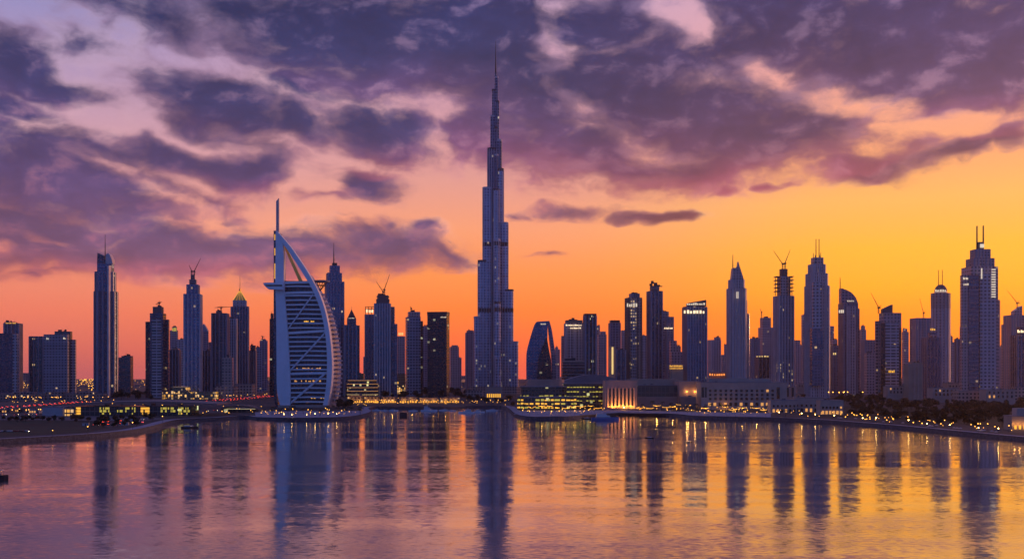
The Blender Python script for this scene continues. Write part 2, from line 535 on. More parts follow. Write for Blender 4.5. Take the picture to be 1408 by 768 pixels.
def grow(poly, d):
    n = len(poly)
    cx, cy = sum(p[0] for p in poly) / n, sum(p[1] for p in poly) / n
    out = []
    for x, y in poly:
        L = max(0.1, hypot(x - cx, y - cy))
        out.append((x + (x - cx) / L * d, y + (y - cy) / L * d))
    return out


def add_ribs(bm, poly, z0, z1, step, w=1.5, d=1.0):
    """Upright fins on the sides of a footprint."""
    n = len(poly)
    for i in range(n):
        a, b = poly[i], poly[(i + 1) % n]
        L = hypot(b[0] - a[0], b[1] - a[1])
        ex, ey = (b[0] - a[0]) / L, (b[1] - a[1]) / L
        nx, ny = ey, -ex
        if ny > 0.35 or L < step * 0.7:
            continue
        m = max(1, int(round(L / step)))
        for k in range(m + 1):
            t = min(max(L * k / m, w / 2 + .05), L - w / 2 - .05)
            bm.box(a[0] + ex * t + nx * d / 2.01, a[1] + ey * t + ny * d / 2.01, z0, w, d, z1 - z0, math.atan2(ey, ex), bottom=False)


def add_slabs(bm, poly, z0, z1, step, d=1.0, h=0.7):
    z = z0 + step
    g = grow(poly, d)
    while z < z1 - 1:
        bm.prism(g, z, z + h, bottom=True)
        z += step


# ------------------------------------------------------------------ towers
def tower(name, label, D, tiers, mat, k=0.85, rot=0.25, cat='skyscraper', plant=True, base=3.0, **kw):
    """tiers: (part name, left, right, top, options) in photo pixels; each is one part standing on the ground or on the tier below."""
    x0, x1 = tiers[0][1], tiers[0][2]
    Wd = (x1 - x0) / FOC * D
    Yc = D + Wd * k * 0.5
    root = thing(name, label, cat, (px((x0 + x1) / 2, Yc), Yc, base), kw.get('group'))
    info, prev = [], None
    for t in tiers:
        part, a, b, yt = t[:4]
        o = t[4] if len(t) > 4 else {}
        tm = o.get('mat', mat)
        yc = Yc + o.get('dy', 0)
        tk = o.get('k', k)
        unit = unit_poly(tk, o.get('rot', rot), o.get('ch', kw.get('ch', 0)), o.get('round', kw.get('round', 0)))
        poly, s = fit(unit, a, b, yc)
        zt = pz(yt, yc - s * tk * 0.3)
        z0 = base
        if 'z0' in o:
            z0 = pz(o['z0'], yc)
        elif prev and a >= prev[0] - 0.6 and b <= prev[1] + 0.6 and zt > prev[2] and not o.get('ground'):
            z0 = prev[2]
        if not o.get('side'):
            prev = (a, b, zt)
        top = None
        if 'taper' in o:
            n = len(poly)
            cx, cy = sum(p[0] for p in poly) / n, sum(p[1] for p in poly) / n
            top = [(cx + (p[0] - cx) * o['taper'] + o.get('shift', 0) * s, cy + (p[1] - cy) * o['taper']) for p in poly]
        ztop = None
        if 'slant' in o:
            # top rises (slant > 0) from left to right by so many pixels
            xs = [p[0] for p in poly]
            ztop = [zt + o['slant'] / FOC * D * (p[0] - min(xs)) / (max(xs) - min(xs)) for p in poly]
        bm = MB()
        bm.prism(poly, z0, zt, top=top, ztop=ztop)
        po = bm.build(part, tm, root)
        if o.get('ribs'):
            rb = MB()
            add_ribs(rb, poly, z0 + 0.5, (min(ztop) if ztop else zt) - 0.3, o['ribs'], o.get('rw', 2.0), o.get('rd', 1.2))
            if rb.v:
                rb.build('facade_ribs', o.get('rmat', kw.get('rmat', 'steel_rib')), po)
        if o.get('slabs'):
            sb = MB()
            add_slabs(sb, poly, z0 + 1, zt, o['slabs'], o.get('sd', 1.1))
            sb.build('balcony_slabs', o.get('smat', 'pale_concrete'), po)
        if o.get('crownband'):
            cb = MB()
            y2 = o['crownband']
            cb.prism(grow(poly, 0.35), pz(y2[1], yc), pz(y2[0], yc), bottom=True)
            cb.build('lit_band', o.get('bandmat', 'lit_band'), po)
        info.append((poly, z0, zt, yc, s))
    if plant:
        poly, z0, zt, yc, s = info[-1 if plant is True else plant]
        n = len(poly)
        cx, cy = sum(p[0] for p in poly) / n, sum(p[1] for p in poly) / n
        r2 = random.Random(int(cx * 7 + cy))
        w = min(s, s * k)
        for q in range(3):
            a = r2.uniform(-.32, .32) * s
            b = r2.uniform(-.3, .3) * w
            pb = MB()
            pb.box(cx + a * cos(rot) - b * sin(rot), cy + a * sin(rot) + b * cos(rot), zt, r2.uniform(.1, .3) * s, r2.uniform(.1, .3) * w, r2.uniform(1.5, 5.0) * (0.6 + s / 60), rot, bottom=False)
            pb.build('roof_unit', 'dark_steel', root)
        for q in range(2):
            a, b = r2.uniform(-.4, .4) * w, r2.uniform(-.4, .4) * w
            pb = MB()
            pb.beam((cx + a, cy + b, zt), (cx + a, cy + b, zt + r2.uniform(4, 11)), 0.25, 0.12, 4)
            pb.build('roof_mast', 'dark_steel', root)
    return root, info


def antenna(root, x, y0, y1, Y, r=0.9, r2=0.35, name='antenna', mat='dark_steel'):
    bm = MB()
    bm.beam((px(x, Y), Y, pz(y0, Y)), (px(x, Y), Y, pz(y1, Y)), r, r2, 6)
    return bm.build(name, mat, root)


def sign(root, x0, x1, y0, y1, Y, n, mat='lit_sign', name='sign_letters', seed=1):
    """A row of short lit strokes, too far off to read in the photograph."""
    r2 = random.Random(seed)
    apart = name.startswith('lit_window') or name.endswith('_light')
    bm = MB()
    for i in range(n):
        a = x0 + (x1 - x0) * i / n
        b = a + (x1 - x0) / n * r2.uniform(.45, .8)
        bm.box(px((a + b) / 2, Y), Y, pz(y1, Y), px(b, Y) - px(a, Y), 0.4, (pz(y0, Y) - pz(y1, Y)) * r2.uniform(.6, 1))
        if apart:
            bm.build(name, mat, root)
            bm = MB()
    return None if apart else bm.build(name, mat, root)


def crane(label, x, y0, y1, Y, jibs, group='tower cranes on unfinished roofs'):
    """Luffing or level tower crane: mast from y0 up to y1, jibs to pixel points."""
    X, z0, z1 = px(x, Y), pz(y0, Y), pz(y1, Y)
    root = thing('tower_crane', label, 'crane', (X, Y, z0), group)
    m = MB()
    for sx, sy in ((-1, -1), (1, -1), (1, 1), (-1, 1)):
        m.beam((X + sx, Y + sy, z0), (X + sx, Y + sy, z1), 0.3, n=4)
    zz = z0
    i = 0
    while zz < z1 - 1:
        z2 = min(z1, zz + 3)
        m.beam((X - 1, Y - 1, zz), (X + 1, Y - 1, z2), 0.2, n=3)
        m.beam((X + 1, Y + 1, zz), (X - 1, Y + 1, z2), 0.2, n=3)
        zz = z2
    m.build('mast', 'crane_steel', root)
    c = MB()
    c.box(X, Y, z1, 3.2, 3.2, 3.0)
    c.box(X + 1.5, Y - 1.5, z1 + .4, 1.6, 1.6, 2.2, 0.2)
    c.build('cab', 'dark_steel', root)
    for (jx, jy) in jibs:
        j = MB()
        p, q = (X, Y, z1 + 2), (px(jx, Y), Y, pz(jy, Y))
        j.beam(p, q, 0.75, 0.4, 4)
        up = (p[0], Y + .4, p[2] + 4)
        j.beam(p, up, 0.3, n=4)
        j.beam(up, tuple(p[i] + (q[i] - p[i]) * .75 for i in range(3)), 0.14, n=3)
        b = (X - (q[0] - X) * .22, Y, z1 + 2.4)
        j.beam(p, b, 0.5, n=4)
        j.box(b[0], b[1], b[2] - 1.6, 2, 1.8, 2.2)
        j.build('jib', 'crane_steel', root)
    return root

# ------------------------------------------------------------------ the materials of the place
plain('steel_rib', (.24, .26, .34), .4, .3)
plain('pale_rib', (.56, .50, .52), .5)
plain('pale_concrete', (.42, .40, .42), .6)
plain('dark_concrete', (.12, .115, .13), .65)
plain('white_paint', (.80, .80, .84), .35, vary=.05)
plain('sunset_pink_panel', (.62, .50, .50), .4, vary=.08)  # pale panel with the sunset's pink mixed into its colour
plain('dark_steel', (.045, .045, .055), .5, .3)
plain('crane_steel', (.11, .05, .045), .5, .3)
plain('stone', (.38, .28, .22), .75)
plain('pink_stone', (.44, .28, .23), .75)
plain('pale_stone', (.44, .33, .28), .75)
plain('roof_grey', (.20, .19, .21), .7)
plain('brown_roof', (.22, .15, .14), .6)
plain('asphalt', (.05, .05, .055), .85, vscale=.02)
plain('road_paint', (.6, .6, .58), .7)
plain('paving', (.34, .31, .33), .75, vscale=.03)
plain('rock', (.055, .055, .065), .85, vary=.5, vscale=.6)
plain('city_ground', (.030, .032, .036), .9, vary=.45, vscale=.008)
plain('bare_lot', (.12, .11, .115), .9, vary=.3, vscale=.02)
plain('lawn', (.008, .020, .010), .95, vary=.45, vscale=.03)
plain('bark', (.07, .05, .04), .9)
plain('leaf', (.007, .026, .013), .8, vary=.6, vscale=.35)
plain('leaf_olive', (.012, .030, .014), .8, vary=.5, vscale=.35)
plain('frond', (.012, .032, .014), .75, vary=.4, vscale=.4)
plain('hull_white', (.70, .70, .74), .3, vary=.04)
plain('hull_dark', (.035, .022, .022), .55)
plain('hull_blue', (.10, .16, .36), .3)
plain('tinted_glass', (.015, .018, .025), .08, spec=.8)
plain('deep_window', (.012, .013, .02), .15, spec=.6)
plain('gold_leaf_and_glow', (.85, .52, .12), .35, .6)
plain('canvas', (.55, .45, .38), .8)
plain('car_dark', (.03, .03, .035), .3)
plain('car_pale', (.5, .5, .52), .3)
plain('car_red', (.25, .03, .03), .3)
plain('rubber', (.02, .02, .02), .8)
glow('lamp_light', (1.0, .42, .06), 6, 'NONE')
glow('quay_light', (1.0, .58, .16), 60)
glow('bulb_light', (1.0, .44, .05), 4.5, 'NONE')
glow('window_gold', (1.0, .48, .05), 1.1, 'NONE')
glow('window_amber', (1.0, .45, .12), .7, 'NONE')
glow('window_lime', (.80, .64, .09), .6, 'NONE')
glow('lit_band', (1.0, .66, .22), .95, 'NONE')
glow('pale_light', (1.0, .82, .58), .75, 'NONE')
glow('lit_sign', (1.0, .74, .42), 1.6, 'NONE')
glow('tail_red', (1.0, .06, .02), 6, 'NONE')
glow('head_white', (1.0, .80, .5), 12, 'NONE')
glow('fire_orange', (1.0, .30, .06), 1.4, 'NONE')

facade('glass_navy', (.07, .085, .13), (.045, .07, .115), 7, 6.4, .80, .74, .012, sheen=.75)
facade('glass_blue', (.14, .17, .27), (.085, .135, .24), 6.5, 6.4, .74, .72, .015, sheen=.75)
facade('glass_teal', (.06, .09, .12), (.04, .085, .115), 7, 6.0, .8, .74, .03, sheen=.75)
facade('dark_slab', (.03, .036, .05), (.022, .034, .052), 6.5, 6.0, .8, .72, .05, (.8, .8, .5), sheen=.7)
facade('grid_grey', (.32, .32, .38), (.05, .065, .10), 6.5, 6.4, .62, .55, .03, sheen=.5)
facade('grid_pale', (.50, .47, .50), (.05, .055, .08), 7.5, 6.8, .55, .52, .03, sheen=.5)
facade('stone_grid', (.46, .32, .27), (.05, .05, .06), 6.5, 6.2, .5, .5, .04, sheen=.4)
facade('stone_fine', (.52, .39, .38), (.07, .065, .08), 6, 6.0, .5, .55, .03, sheen=.4)
facade('balcony', (.54, .51, .54), (.04, .045, .065), 11, 6.2, .85, .58, .03, sheen=.5)
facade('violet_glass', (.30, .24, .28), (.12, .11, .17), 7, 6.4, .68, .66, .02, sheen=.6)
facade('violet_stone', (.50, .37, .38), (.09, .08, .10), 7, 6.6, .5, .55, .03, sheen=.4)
facade('window_strip', (.34, .30, .33), (.05, .05, .06), 5, 6.5, .6, .55, .75, (1, .6, .25), .5)
facade('lit_lower', (.24, .22, .27), (.07, .085, .12), 6.5, 6.4, .62, .6, .02, low=(78, .25), sheen=.5)
facade('lit_base', (.11, .13, .19), (.08, .12, .19), 6.5, 6.2, .72, .68, .015, low=(62, .10), sheen=.7)
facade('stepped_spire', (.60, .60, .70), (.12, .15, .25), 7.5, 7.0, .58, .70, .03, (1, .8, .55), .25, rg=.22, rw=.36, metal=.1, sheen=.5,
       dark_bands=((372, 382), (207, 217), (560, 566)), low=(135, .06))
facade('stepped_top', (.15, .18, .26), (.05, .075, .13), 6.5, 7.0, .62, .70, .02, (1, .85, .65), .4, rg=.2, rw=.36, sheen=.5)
facade('shell_glass', (.05, .07, .11), (.010, .032, .050), 6, 7.1, .86, .9, .012, (1, .6, .2), .5, rg=.12, sheen=.6)
facade('lit_flats', (.26, .20, .19), (.03, .028, .03), 6, 5.2, .5, .55, .22, (1, .48, .14), .8)
facade('mall_glass', (.10, .10, .09), (.02, .026, .026), 5, 5.5, .8, .72, .10, (.85, .8, .3), .9)
facade('teal_hall', (.07, .08, .09), (.012, .028, .034), 6, 9, .86, .85, .10, (.8, .85, .4), .9)
facade('far_city', (.24, .2, .22), (.05, .05, .06), 9, 7, .6, .5, .05, (1, .6, .25), .7)
facade('golden_hall', (.30, .22, .16), (.2, .13, .05), 4.5, 7, .78, .74, 1.0, (1, .43, .02), 1.0)

# ------------------------------------------------------------------ water
m = bpy.data.materials.new('water')
m.use_nodes = True
N = Net(m.node_tree)
ob = N.n('ShaderNodeTexCoord').outputs['Object']
slick = N.noise(N.v('MULTIPLY', ob, (.0035, .020, 0)), 1.0, 3.0, .55, '2D').outputs[0]
slick2 = N.noise(N.v('MULTIPLY', ob, (.0015, .0075, 0)), 1.0, 2.0, .5, '2D').outputs[0]
calm = N.smooth(N.m('ADD', N.m('MULTIPLY', slick, .5), N.m('MULTIPLY', slick2, .5)), .40, .62)
w1 = N.noise(N.v('MULTIPLY', ob, (.26, .50, 0)), 1.0, 3.0, .6, '2D').outputs['Color']
w2 = N.noise(N.v('MULTIPLY', ob, (.020, .070, 0)), 1.0, 2.0, .5, '2D').outputs['Color']
half = (.5, .5, .5)
amp = N.m('ADD', .040, N.m('MULTIPLY', calm, .060))
n1 = N.v('MULTIPLY', N.v('SUBTRACT', w1, half), (.9, 1.25, 0))
n1 = N.v('MULTIPLY', n1, N.n('ShaderNodeCombineXYZ', {0: amp, 1: amp, 2: 0.0}).outputs[0])
n2 = N.v('MULTIPLY', N.v('SUBTRACT', w2, half), (.008, .040, 0))
nrm = N.v('NORMALIZE', N.v('ADD', N.v('ADD', n1, n2), (0, 0, 1)))
wb = N.n('ShaderNodeBsdfPrincipled', {'Base Color': (.004, .020, .034, 1), 'Roughness': N.m('ADD', .07, N.m('MULTIPLY', calm, .06)), 'IOR': 1.6, 'Normal': nrm})
gl = N.n('ShaderNodeBsdfGlossy', {'Color': (.95, .93, .92, 1), 'Roughness': N.m('ADD', .07, N.m('MULTIPLY', calm, .07)), 'Normal': nrm})
mx = N.n('ShaderNodeMixShader', {0: N.m('SUBTRACT', .56, N.m('MULTIPLY', calm, .12)), 1: wb.outputs[0], 2: gl.outputs[0]})
N.n('ShaderNodeOutputMaterial', {0: mx.outputs[0]})
MATS['water'] = m
bm = MB()
bm.face([(-5500, -250, 0), (5500, -250, 0), (5500, 2600, 0), (-5500, 2600, 0)])
tag(bm.build('water', 'water'), kind='structure')

# ------------------------------------------------------------------ land, seawall, promenade
LZ = 3.0
SHORE_PX = [(-500, 640), (-200, 622), (-60, 613), (0, 609.5), (40, 607), (90, 604), (140, 600.5), (185, 595.5), (215, 589), (235, 583), (252, 580), (300, 577.5), (336, 575),
            (352, 577), (400, 578), (450, 577.5), (485, 575.5), (505, 571.5), (513, 567.5), (509, 563.5), (520, 561.5), (560, 562), (610, 562), (650, 560.5), (688, 560.5),
            (698, 564.5), (704, 570), (712, 574), (728, 576.3), (760, 576.6), (790, 575.5), (812, 572.8), (850, 570.6), (890, 570.8), (930, 572.5), (952, 575), (1000, 576.5), (1060, 577.5),
            (1130, 581), (1200, 586.5), (1260, 592), (1320, 598), (1370, 603), (1408, 606.5), (1500, 616), (1700, 640), (1950, 680), (2600, 760)]


def shore_xy(x, y):
    Y = FOC * CAM_H / (y - HY)
    return px(x, Y), Y


def smooth_line(pts, sub=4):
    out = []
    n = len(pts)
    for i in range(n - 1):
        p0, p1, p2, p3 = pts[max(0, i - 1)], pts[i], pts[i + 1], pts[min(n - 1, i + 2)]
        for k in range(sub):
            t = k / sub
            out.append(tuple(0.5 * (2 * p1[j] + (p2[j] - p0[j]) * t + (2 * p0[j] - 5 * p1[j] + 4 * p2[j] - p3[j]) * t * t + (3 * p1[j] - p0[j] - 3 * p2[j] + p3[j]) * t ** 3) for j in (0, 1)))
    out.append(pts[-1])
    return out


SHORE = smooth_line([shore_xy(*p) for p in SHORE_PX])


def inset(line, d):
    """The shoreline moved inland by d metres."""
    out = []
    for i, p in enumerate(line):
        a, b = line[max(0, i - 1)], line[min(len(line) - 1, i + 1)]
        L = max(.01, hypot(b[0] - a[0], b[1] - a[1]))
        out.append((p[0] - (b[1] - a[1]) / L * d, p[1] + (b[0] - a[0]) / L * d))
    return out


FAR = 8400
land = [(x, y, LZ) for x, y in inset(SHORE, 2.4)] + [(5400, 1200, LZ), (5400, FAR, LZ), (-5400, FAR, LZ), (-5400, 1200, LZ)]
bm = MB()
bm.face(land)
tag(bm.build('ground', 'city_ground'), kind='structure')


def ribbon(bm, la, lb, za, zb, mi=0):
    for i in range(len(la) - 1):
        bm.face([(la[i][0], la[i][1], za), (la[i + 1][0], la[i + 1][1], za), (lb[i + 1][0], lb[i + 1][1], zb), (lb[i][0], lb[i][1], zb)], None, mi)


bm = MB()
ribbon(bm, SHORE, inset(SHORE, 1.6), -1.0, 2.2)
ribbon(bm, inset(SHORE, 1.6), inset(SHORE, 1.7), 2.2, LZ + .55)
ribbon(bm, inset(SHORE, 1.7), inset(SHORE, 2.3), LZ + .55, LZ + .56)
ribbon(bm, inset(SHORE, 2.3), inset(SHORE, 2.35), LZ + .56, LZ - .5)
tag(bm.build('seawall', 'rock'), 'dark rock seawall running along the whole waterfront', 'seawall')
bm = MB()
ribbon(bm, inset(SHORE, 2.5), inset(SHORE, 15), LZ + .12, LZ + .12)
tag(bm.build('promenade', 'paving'), kind='structure')


def sheet(name, mat, pts, z=.06, kind='structure'):
    """A flat patch of ground; corners given where they lie in the photograph, on the ground plane."""
    bm = MB()
    P = []
    for x, y in pts:
        Y = ground_depth(y)
        P.append((px(x, Y), Y, LZ + z))
    bm.face(P)
    return tag(bm.build(name, mat), kind=kind)


sheet('lawn', 'lawn', [(-60, 602), (60, 597), (120, 594), (150, 588), (125, 579), (60, 577.5), (-60, 579)], .06)
sheet('bare_lot', 'bare_lot', [(-60, 577), (60, 576.5), (130, 578), (200, 578), (228, 575), (150, 571.5), (-60, 572)], .05)
sheet('coast_road', 'asphalt', [(-60, 571.5), (100, 571), (200, 571), (300, 567), (345, 563), (345, 560.5), (290, 563.5), (200, 568), (100, 568.5), (-60, 569)], .08)
sheet('highway', 'asphalt', [(-200, 566), (40, 557.5), (130, 552), (230, 549.5), (320, 548), (420, 545.5), (420, 543), (320, 545), (230, 546), (120, 548), (30, 552), (-200, 559)], .08)
sheet('park_lawn', 'lawn', [(1100, 571), (1200, 574), (1290, 580), (1380, 588), (1470, 597), (1470, 572), (1300, 562), (1120, 557)], .07)
sheet('mall_terrace', 'paving', [(706, 569), (728, 572.5), (790, 571.5), (850, 567.5), (930, 568.8), (952, 571), (1060, 573.3), (1060, 567.5), (950, 566), (850, 563.5), (720, 563.5)], .20)
sheet('island_paving', 'paving', [(352, 573.5), (400, 574.5), (450, 574), (484, 572), (503, 568.3), (497, 564.5), (350, 565)], .18)

# ------------------------------------------------------------------ the tallest tower: three stepped wings round a core
D0 = 2560.0
bk = thing('stepped_skyscraper', 'tallest tower of the skyline, stepped spire with blue glass wings ending in a needle', 'skyscraper', (px(681.5, D0), D0, LZ))


def stadium(cx, cy, ang, length, width, n=5):
    """Wing plan: straight sides with a rounded nose, from the core outwards along ang."""
    p = [(0, -width / 2), (length - width * .45, -width / 2)]
    for k in range(1, n):
        t = -pi / 2 + pi * k / n
        p.append((length - width * .45 + width * .45 * cos(t), width / 2 * sin(t)))
    p += [(length - width * .45, width / 2), (0, width / 2)]
    c, s = cos(ang), sin(ang)
    return [(cx + x * c - y * s, cy + x * s + y * c) for x, y in p]


bcx = px(681.6, D0)
s_ = D0 / FOC
LEFT = [(29.6, 436), (24.1, 359), (17.6, 259), (11.1, 205), (7.4, 160), (5.1, 124)]
RIGHT = [(30.9, 470), (24.4, 399), (17.1, 307), (10.9, 233), (8.4, 193), (4.9, 140), (3.4, 106)]
FRONT = [(30, 492), (24, 417), (17.5, 331), (12, 262), (8, 214), (5, 176)]
for (wing, ang, tiers_) in (('wing_tier', R(197), LEFT), ('wing_tier', R(-17), RIGHT), ('wing_tier', R(-82), FRONT)):
    for i, (ext, yt) in enumerate(tiers_):
        wd = (19 - 1.9 * (len(tiers_) - 1 - i) * .5) if ext > 10 else max(5.5, ext * 1.35)
        L = ext * s_ / (abs(cos(ang)) if abs(cos(ang)) > .5 else 1.0)
        bm = MB()
        q = stadium(bcx, D0, ang, L, wd)
        zt = pz(yt, D0)
        bm.prism(q, LZ, zt)
        o = bm.build('wing_tier', 'stepped_top' if yt < 215 else 'stepped_spire', bk)
        rb = MB()
        add_ribs(rb, q, LZ + 12, zt - 1, 6.5, .7, .8)
        if rb.v:
            rb.build('facade_ribs', 'pale_rib', o)
        tb = MB()
        tb.prism(grow(q, .5), zt - 3.2, zt + 1.6)
        tb.build('parapet', 'dark_steel' if i % 2 else 'pale_rib', o)
core = fit(unit_poly(1, .3, 0, 12), 677.8, 685.2, D0)[0]
bm = MB()
bm.prism(core, LZ, pz(150, D0))
bm.build('core', 'stepped_top', bk)
bm = MB()
c2 = fit(unit_poly(1, 0, 0, 10), 679.2, 684.0, D0)[0]
c3 = fit(unit_poly(1, 0, 0, 10), 680.2, 683.2, D0)[0]
bm.prism(c2, pz(150, D0), pz(100, D0), top=c3)
bm.build('upper_shaft', 'stepped_top', bk)
bm = MB()
bm.beam((bcx, D0, pz(100, D0)), (bcx, D0, pz(84, D0)), 2.3, 1.3, 8)
bm.beam((bcx, D0, pz(84, D0)), (bcx, D0, pz(56, D0)), 1.3, .35, 8)
bm.build('spire', 'dark_steel', bk)
bm = MB()
bm.prism(fit(unit_poly(.5, 0, .08), 645, 716, D0 - 20)[0], LZ, pz(531, D0))
bm.build('podium', 'stone_grid', bk)

# ------------------------------------------------------------------ the sail-shaped hotel on its island
SY = 1560.0
sail = thing('sail_hotel', 'white sail shaped hotel with curved bow, mast and banded glass front on the island', 'hotel', (px(415, SY), SY, LZ))


def SP(pts, Y=SY):
    return [(px(x, Y), pz(y, Y)) for x, y in pts]


def at_y(line, y):
    for (xa, ya), (xb, yb) in zip(line, line[1:]):
        if ya <= y <= yb:
            return xa + (xb - xa) * (y - ya) / (yb - ya)
    return line[-1][0] if y > line[-1][1] else line[0][0]


LEG_L = smooth_line([(379.6, 317), (379.6, 336), (379, 386), (379.8, 420), (380.4, 455), (380.7, 502), (380.9, 527), (382.6, 545), (387.5, 563)], 3)
LEG_R = smooth_line([(381.0, 318), (389.6, 337), (390.8, 386), (393, 420), (396.3, 460), (398.3, 495), (399.4, 522), (399.6, 548), (399, 563)], 3)
BOW_O = smooth_line([(381, 317.5), (393, 331), (403, 343.5), (412, 356.5), (420, 368.5), (427, 380), (434, 392.5), (440.5, 406), (447, 425), (451.5, 445), (454.5, 465), (456.4, 485), (457, 505), (456, 527), (453, 546), (449, 563)], 3)
BOW_I = smooth_line([(381.2, 321), (388.5, 333.5), (396, 344), (404.5, 356.5), (412.5, 369), (420, 381), (427, 392.5), (433, 405), (440, 423), (445, 443), (448, 463), (449.8, 485), (450, 505), (449, 527), (446.5, 546), (443, 563)], 3)


def tag_strip(name, la, lb, y0, y1, mat, parent, Yp=SY):
    b = MB()
    b.strip(SP(la, Yp), SP(lb, Yp), y0, y1)
    return b.build(name, mat, parent)


tag_strip('bow_frame', BOW_I, BOW_O, SY - 3, SY + 12, 'white_paint', sail)
tag_strip('leg_frame', LEG_L, LEG_R, SY - 2.6, SY + 10, 'white_paint', sail)
# wall behind the frame on the seaward-left side and the far wing with its balconies
tag_strip('side_wall', [(376.3, 317), (376.3, 400), (376.1, 480), (376.8, 540), (379, 563)], [(379.3, 317), (379.3, 400), (380.1, 480), (380.6, 540), (383, 563)], SY + 14, SY + 58, 'glass_navy', sail, SY + 14)
WING_O = smooth_line([(427, 378), (434, 389), (443, 404.5), (451.5, 421), (459, 445), (464, 470), (466.8, 495), (466.4, 520), (464, 540), (460.5, 558), (459.5, 563)], 2)
WING_I = smooth_line([(420, 378), (428, 389), (436, 404.5), (443, 421), (448, 445), (451, 470), (453, 495), (452, 520), (449, 540), (446, 558), (445, 563)], 2)
wb_ = MB()
wb_.strip(SP(WING_I, SY + 24), SP(WING_O, SY + 50), SY + 20, SY + 66, 0, SY + 50, SY + 66)
wing = wb_.build('far_wing', 'sunset_pink_panel', sail)
bm = MB()
for y in range(404, 562, 6):
    xo = at_y(WING_O, y)
    Y2 = SY + 50
    X = px(xo, Y2)
    bm.box(X - 2.0, Y2 - 4, pz(y + 2.6, Y2), 8.5, 22, 2.6, .5)
bm.build('balcony_slabs', 'sunset_pink_panel', wing)
# curtain wall with its floor bands
cl, cr = [], []
for i in range(45):
    y = 386 + (562.5 - 386) * i / 44
    cl.append((at_y(LEG_R, y) - .6, y))
    cr.append((at_y(BOW_I, y) + .8, y))
cur = MB()
cur.strip(SP(cl, SY + 3), SP(cr, SY + 3), SY + 3, SY + 30)
curtain = cur.build('curtain_wall', 'shell_glass', sail)


def band(bm, y, h, lift=0.0):
    xa, xb = at_y(LEG_R, y), at_y(BOW_I, y)
    p = [(px(xa - .4, SY), pz(y + lift, SY)), (px((xa + xb) / 2, SY), pz(y + lift * .25 - .4, SY)), (px(xb + .4, SY), pz(y - lift, SY))]
    t = h / FOC * SY
    bm.strip([(x, z) for x, z in p], [(x, z - t) for x, z in p], SY + .4, SY + 2.7)


y = 392.5
while y < 560:
    if not any(abs(y - t) < 4.0 for t in (400.5, 454.5, 511.5)):
        bm = MB()
        band(bm, y, 2.0)
        bm.build('floor_band', 'white_paint', curtain)
    y += 6.35
for y in (386.6, 400.5, 454.5, 511.5):
    bm = MB()
    band(bm, y, 3.2, 1.6 if y == 454.5 else .5)
    bm.build('cross_beam', 'white_paint', sail)
for (a, b) in (((430.5, 404), (398, 449)), ((447.5, 456), (399.5, 508)), ((448.5, 511), (400.5, 552))):
    bm = MB()
    for off in (0, 3.1):
        p = (px(a[0], SY - 1) - off * .6, SY - 1, pz(a[1] + off, SY - 1))
        q = (px(b[0], SY - 1) - off * .6, SY - 1, pz(b[1] + off, SY - 1))
        bm.beam(p, q, .85, n=4)
    for k in range(9):
        t0, t1 = k / 9, (k + .5) / 9
        f = lambda t, off: (px(a[0] + (b[0] - a[0]) * t, SY - 1) - off * .6, SY - 1, pz(a[1] + (b[1] - a[1]) * t + off, SY - 1))
        bm.beam(f(t0, 0), f(t1, 3.1), .35, n=3)
    bm.build('diagonal_truss', 'white_paint', sail)
for (x0, x1, y, mt) in ((418, 434, 440.3, 'window_gold'), (408, 440, 505.3, 'window_amber'), (405, 443, 522.5, 'window_amber'), (426, 447, 545.5, 'window_gold'), (404, 431, 551, 'window_gold')):
    r2 = random.Random(int(x0 + y))
    x = x0
    while x < x1:
        w = r2.uniform(.8, 2.4)
        if r2.random() < .5:
            bm = MB()
            bm.box(px(x + w / 2, SY + 2.8), SY + 2.7, pz(y + 2.0, SY), w * 1.1, .3, r2.uniform(1.4, 2.6))
            bm.build('lit_window', mt, curtain)
        x += w + .4
bm = MB()
bm.strip([(px(380.0, SY + 8), pz(277, SY + 8)), (px(380.0, SY + 8), pz(319, SY + 8))], [(px(383.6, SY + 8), pz(272.5, SY + 8)), (px(383.6, SY + 8), pz(321, SY + 8))], SY + 6, SY + 10)
mast = bm.build('mast', 'pale_concrete', sail)
for (ya, yb) in ((341, 351), (362, 383), (322, 330)):
    bm = MB()
    Y2 = SY - 2
    bm.beam((px(377.9, Y2), Y2, pz(yb, Y2)), (px(377.9, Y2), Y2, pz(ya, Y2)), .55, n=5)
    bm.build('mast_lamp', 'window_gold', sail)
Y2 = SY + 20
bm = MB()
bm.strip(SP([(390, 338), (412, 388)], Y2), SP([(393.5, 338), (416.5, 388)], Y2), Y2 - 2, Y2 + 4)
bm.build('back_strut', 'gold_leaf_and_glow', sail)  # the strut's golden lighting is put into its colour
for (lx, ly, LY, pw, tx, ty, tY) in ((399, 389, SY + 6, 120000, 400, 350, SY + 20), (383, 389, SY - 8, 60000, 381.5, 300, SY + 8)):
    ld = bpy.data.lights.new('flood_light', 'SPOT')
    ld.energy, ld.color, ld.shadow_soft_size, ld.spot_size, ld.spot_blend = pw, (1, .62, .14), .6, R(50), .5
    lo = bpy.data.objects.new('flood_light', ld)
    col.objects.link(lo)
    lo.parent = sail
    w0 = world_of(sail)
    lo.location = (px(lx, LY) - w0[0], LY - w0[1], pz(ly, LY) - w0[2])
    from mathutils import Vector
    dvec = Vector((px(tx, tY) - px(lx, LY), tY - LY, pz(ty, tY) - pz(ly, LY)))
    lo.rotation_euler = dvec.to_track_quat('-Z', 'Y').to_euler()
bm = MB()
bm.strip(SP([(363, 389.5), (366, 388.8), (391, 388.6)], SY - 8), SP([(364.5, 392.5), (370, 397.6), (391, 398.6)], SY - 8), SY - 14, SY - 4)
pod = bm.build('sky_lounge', 'white_paint', sail)
bm = MB()
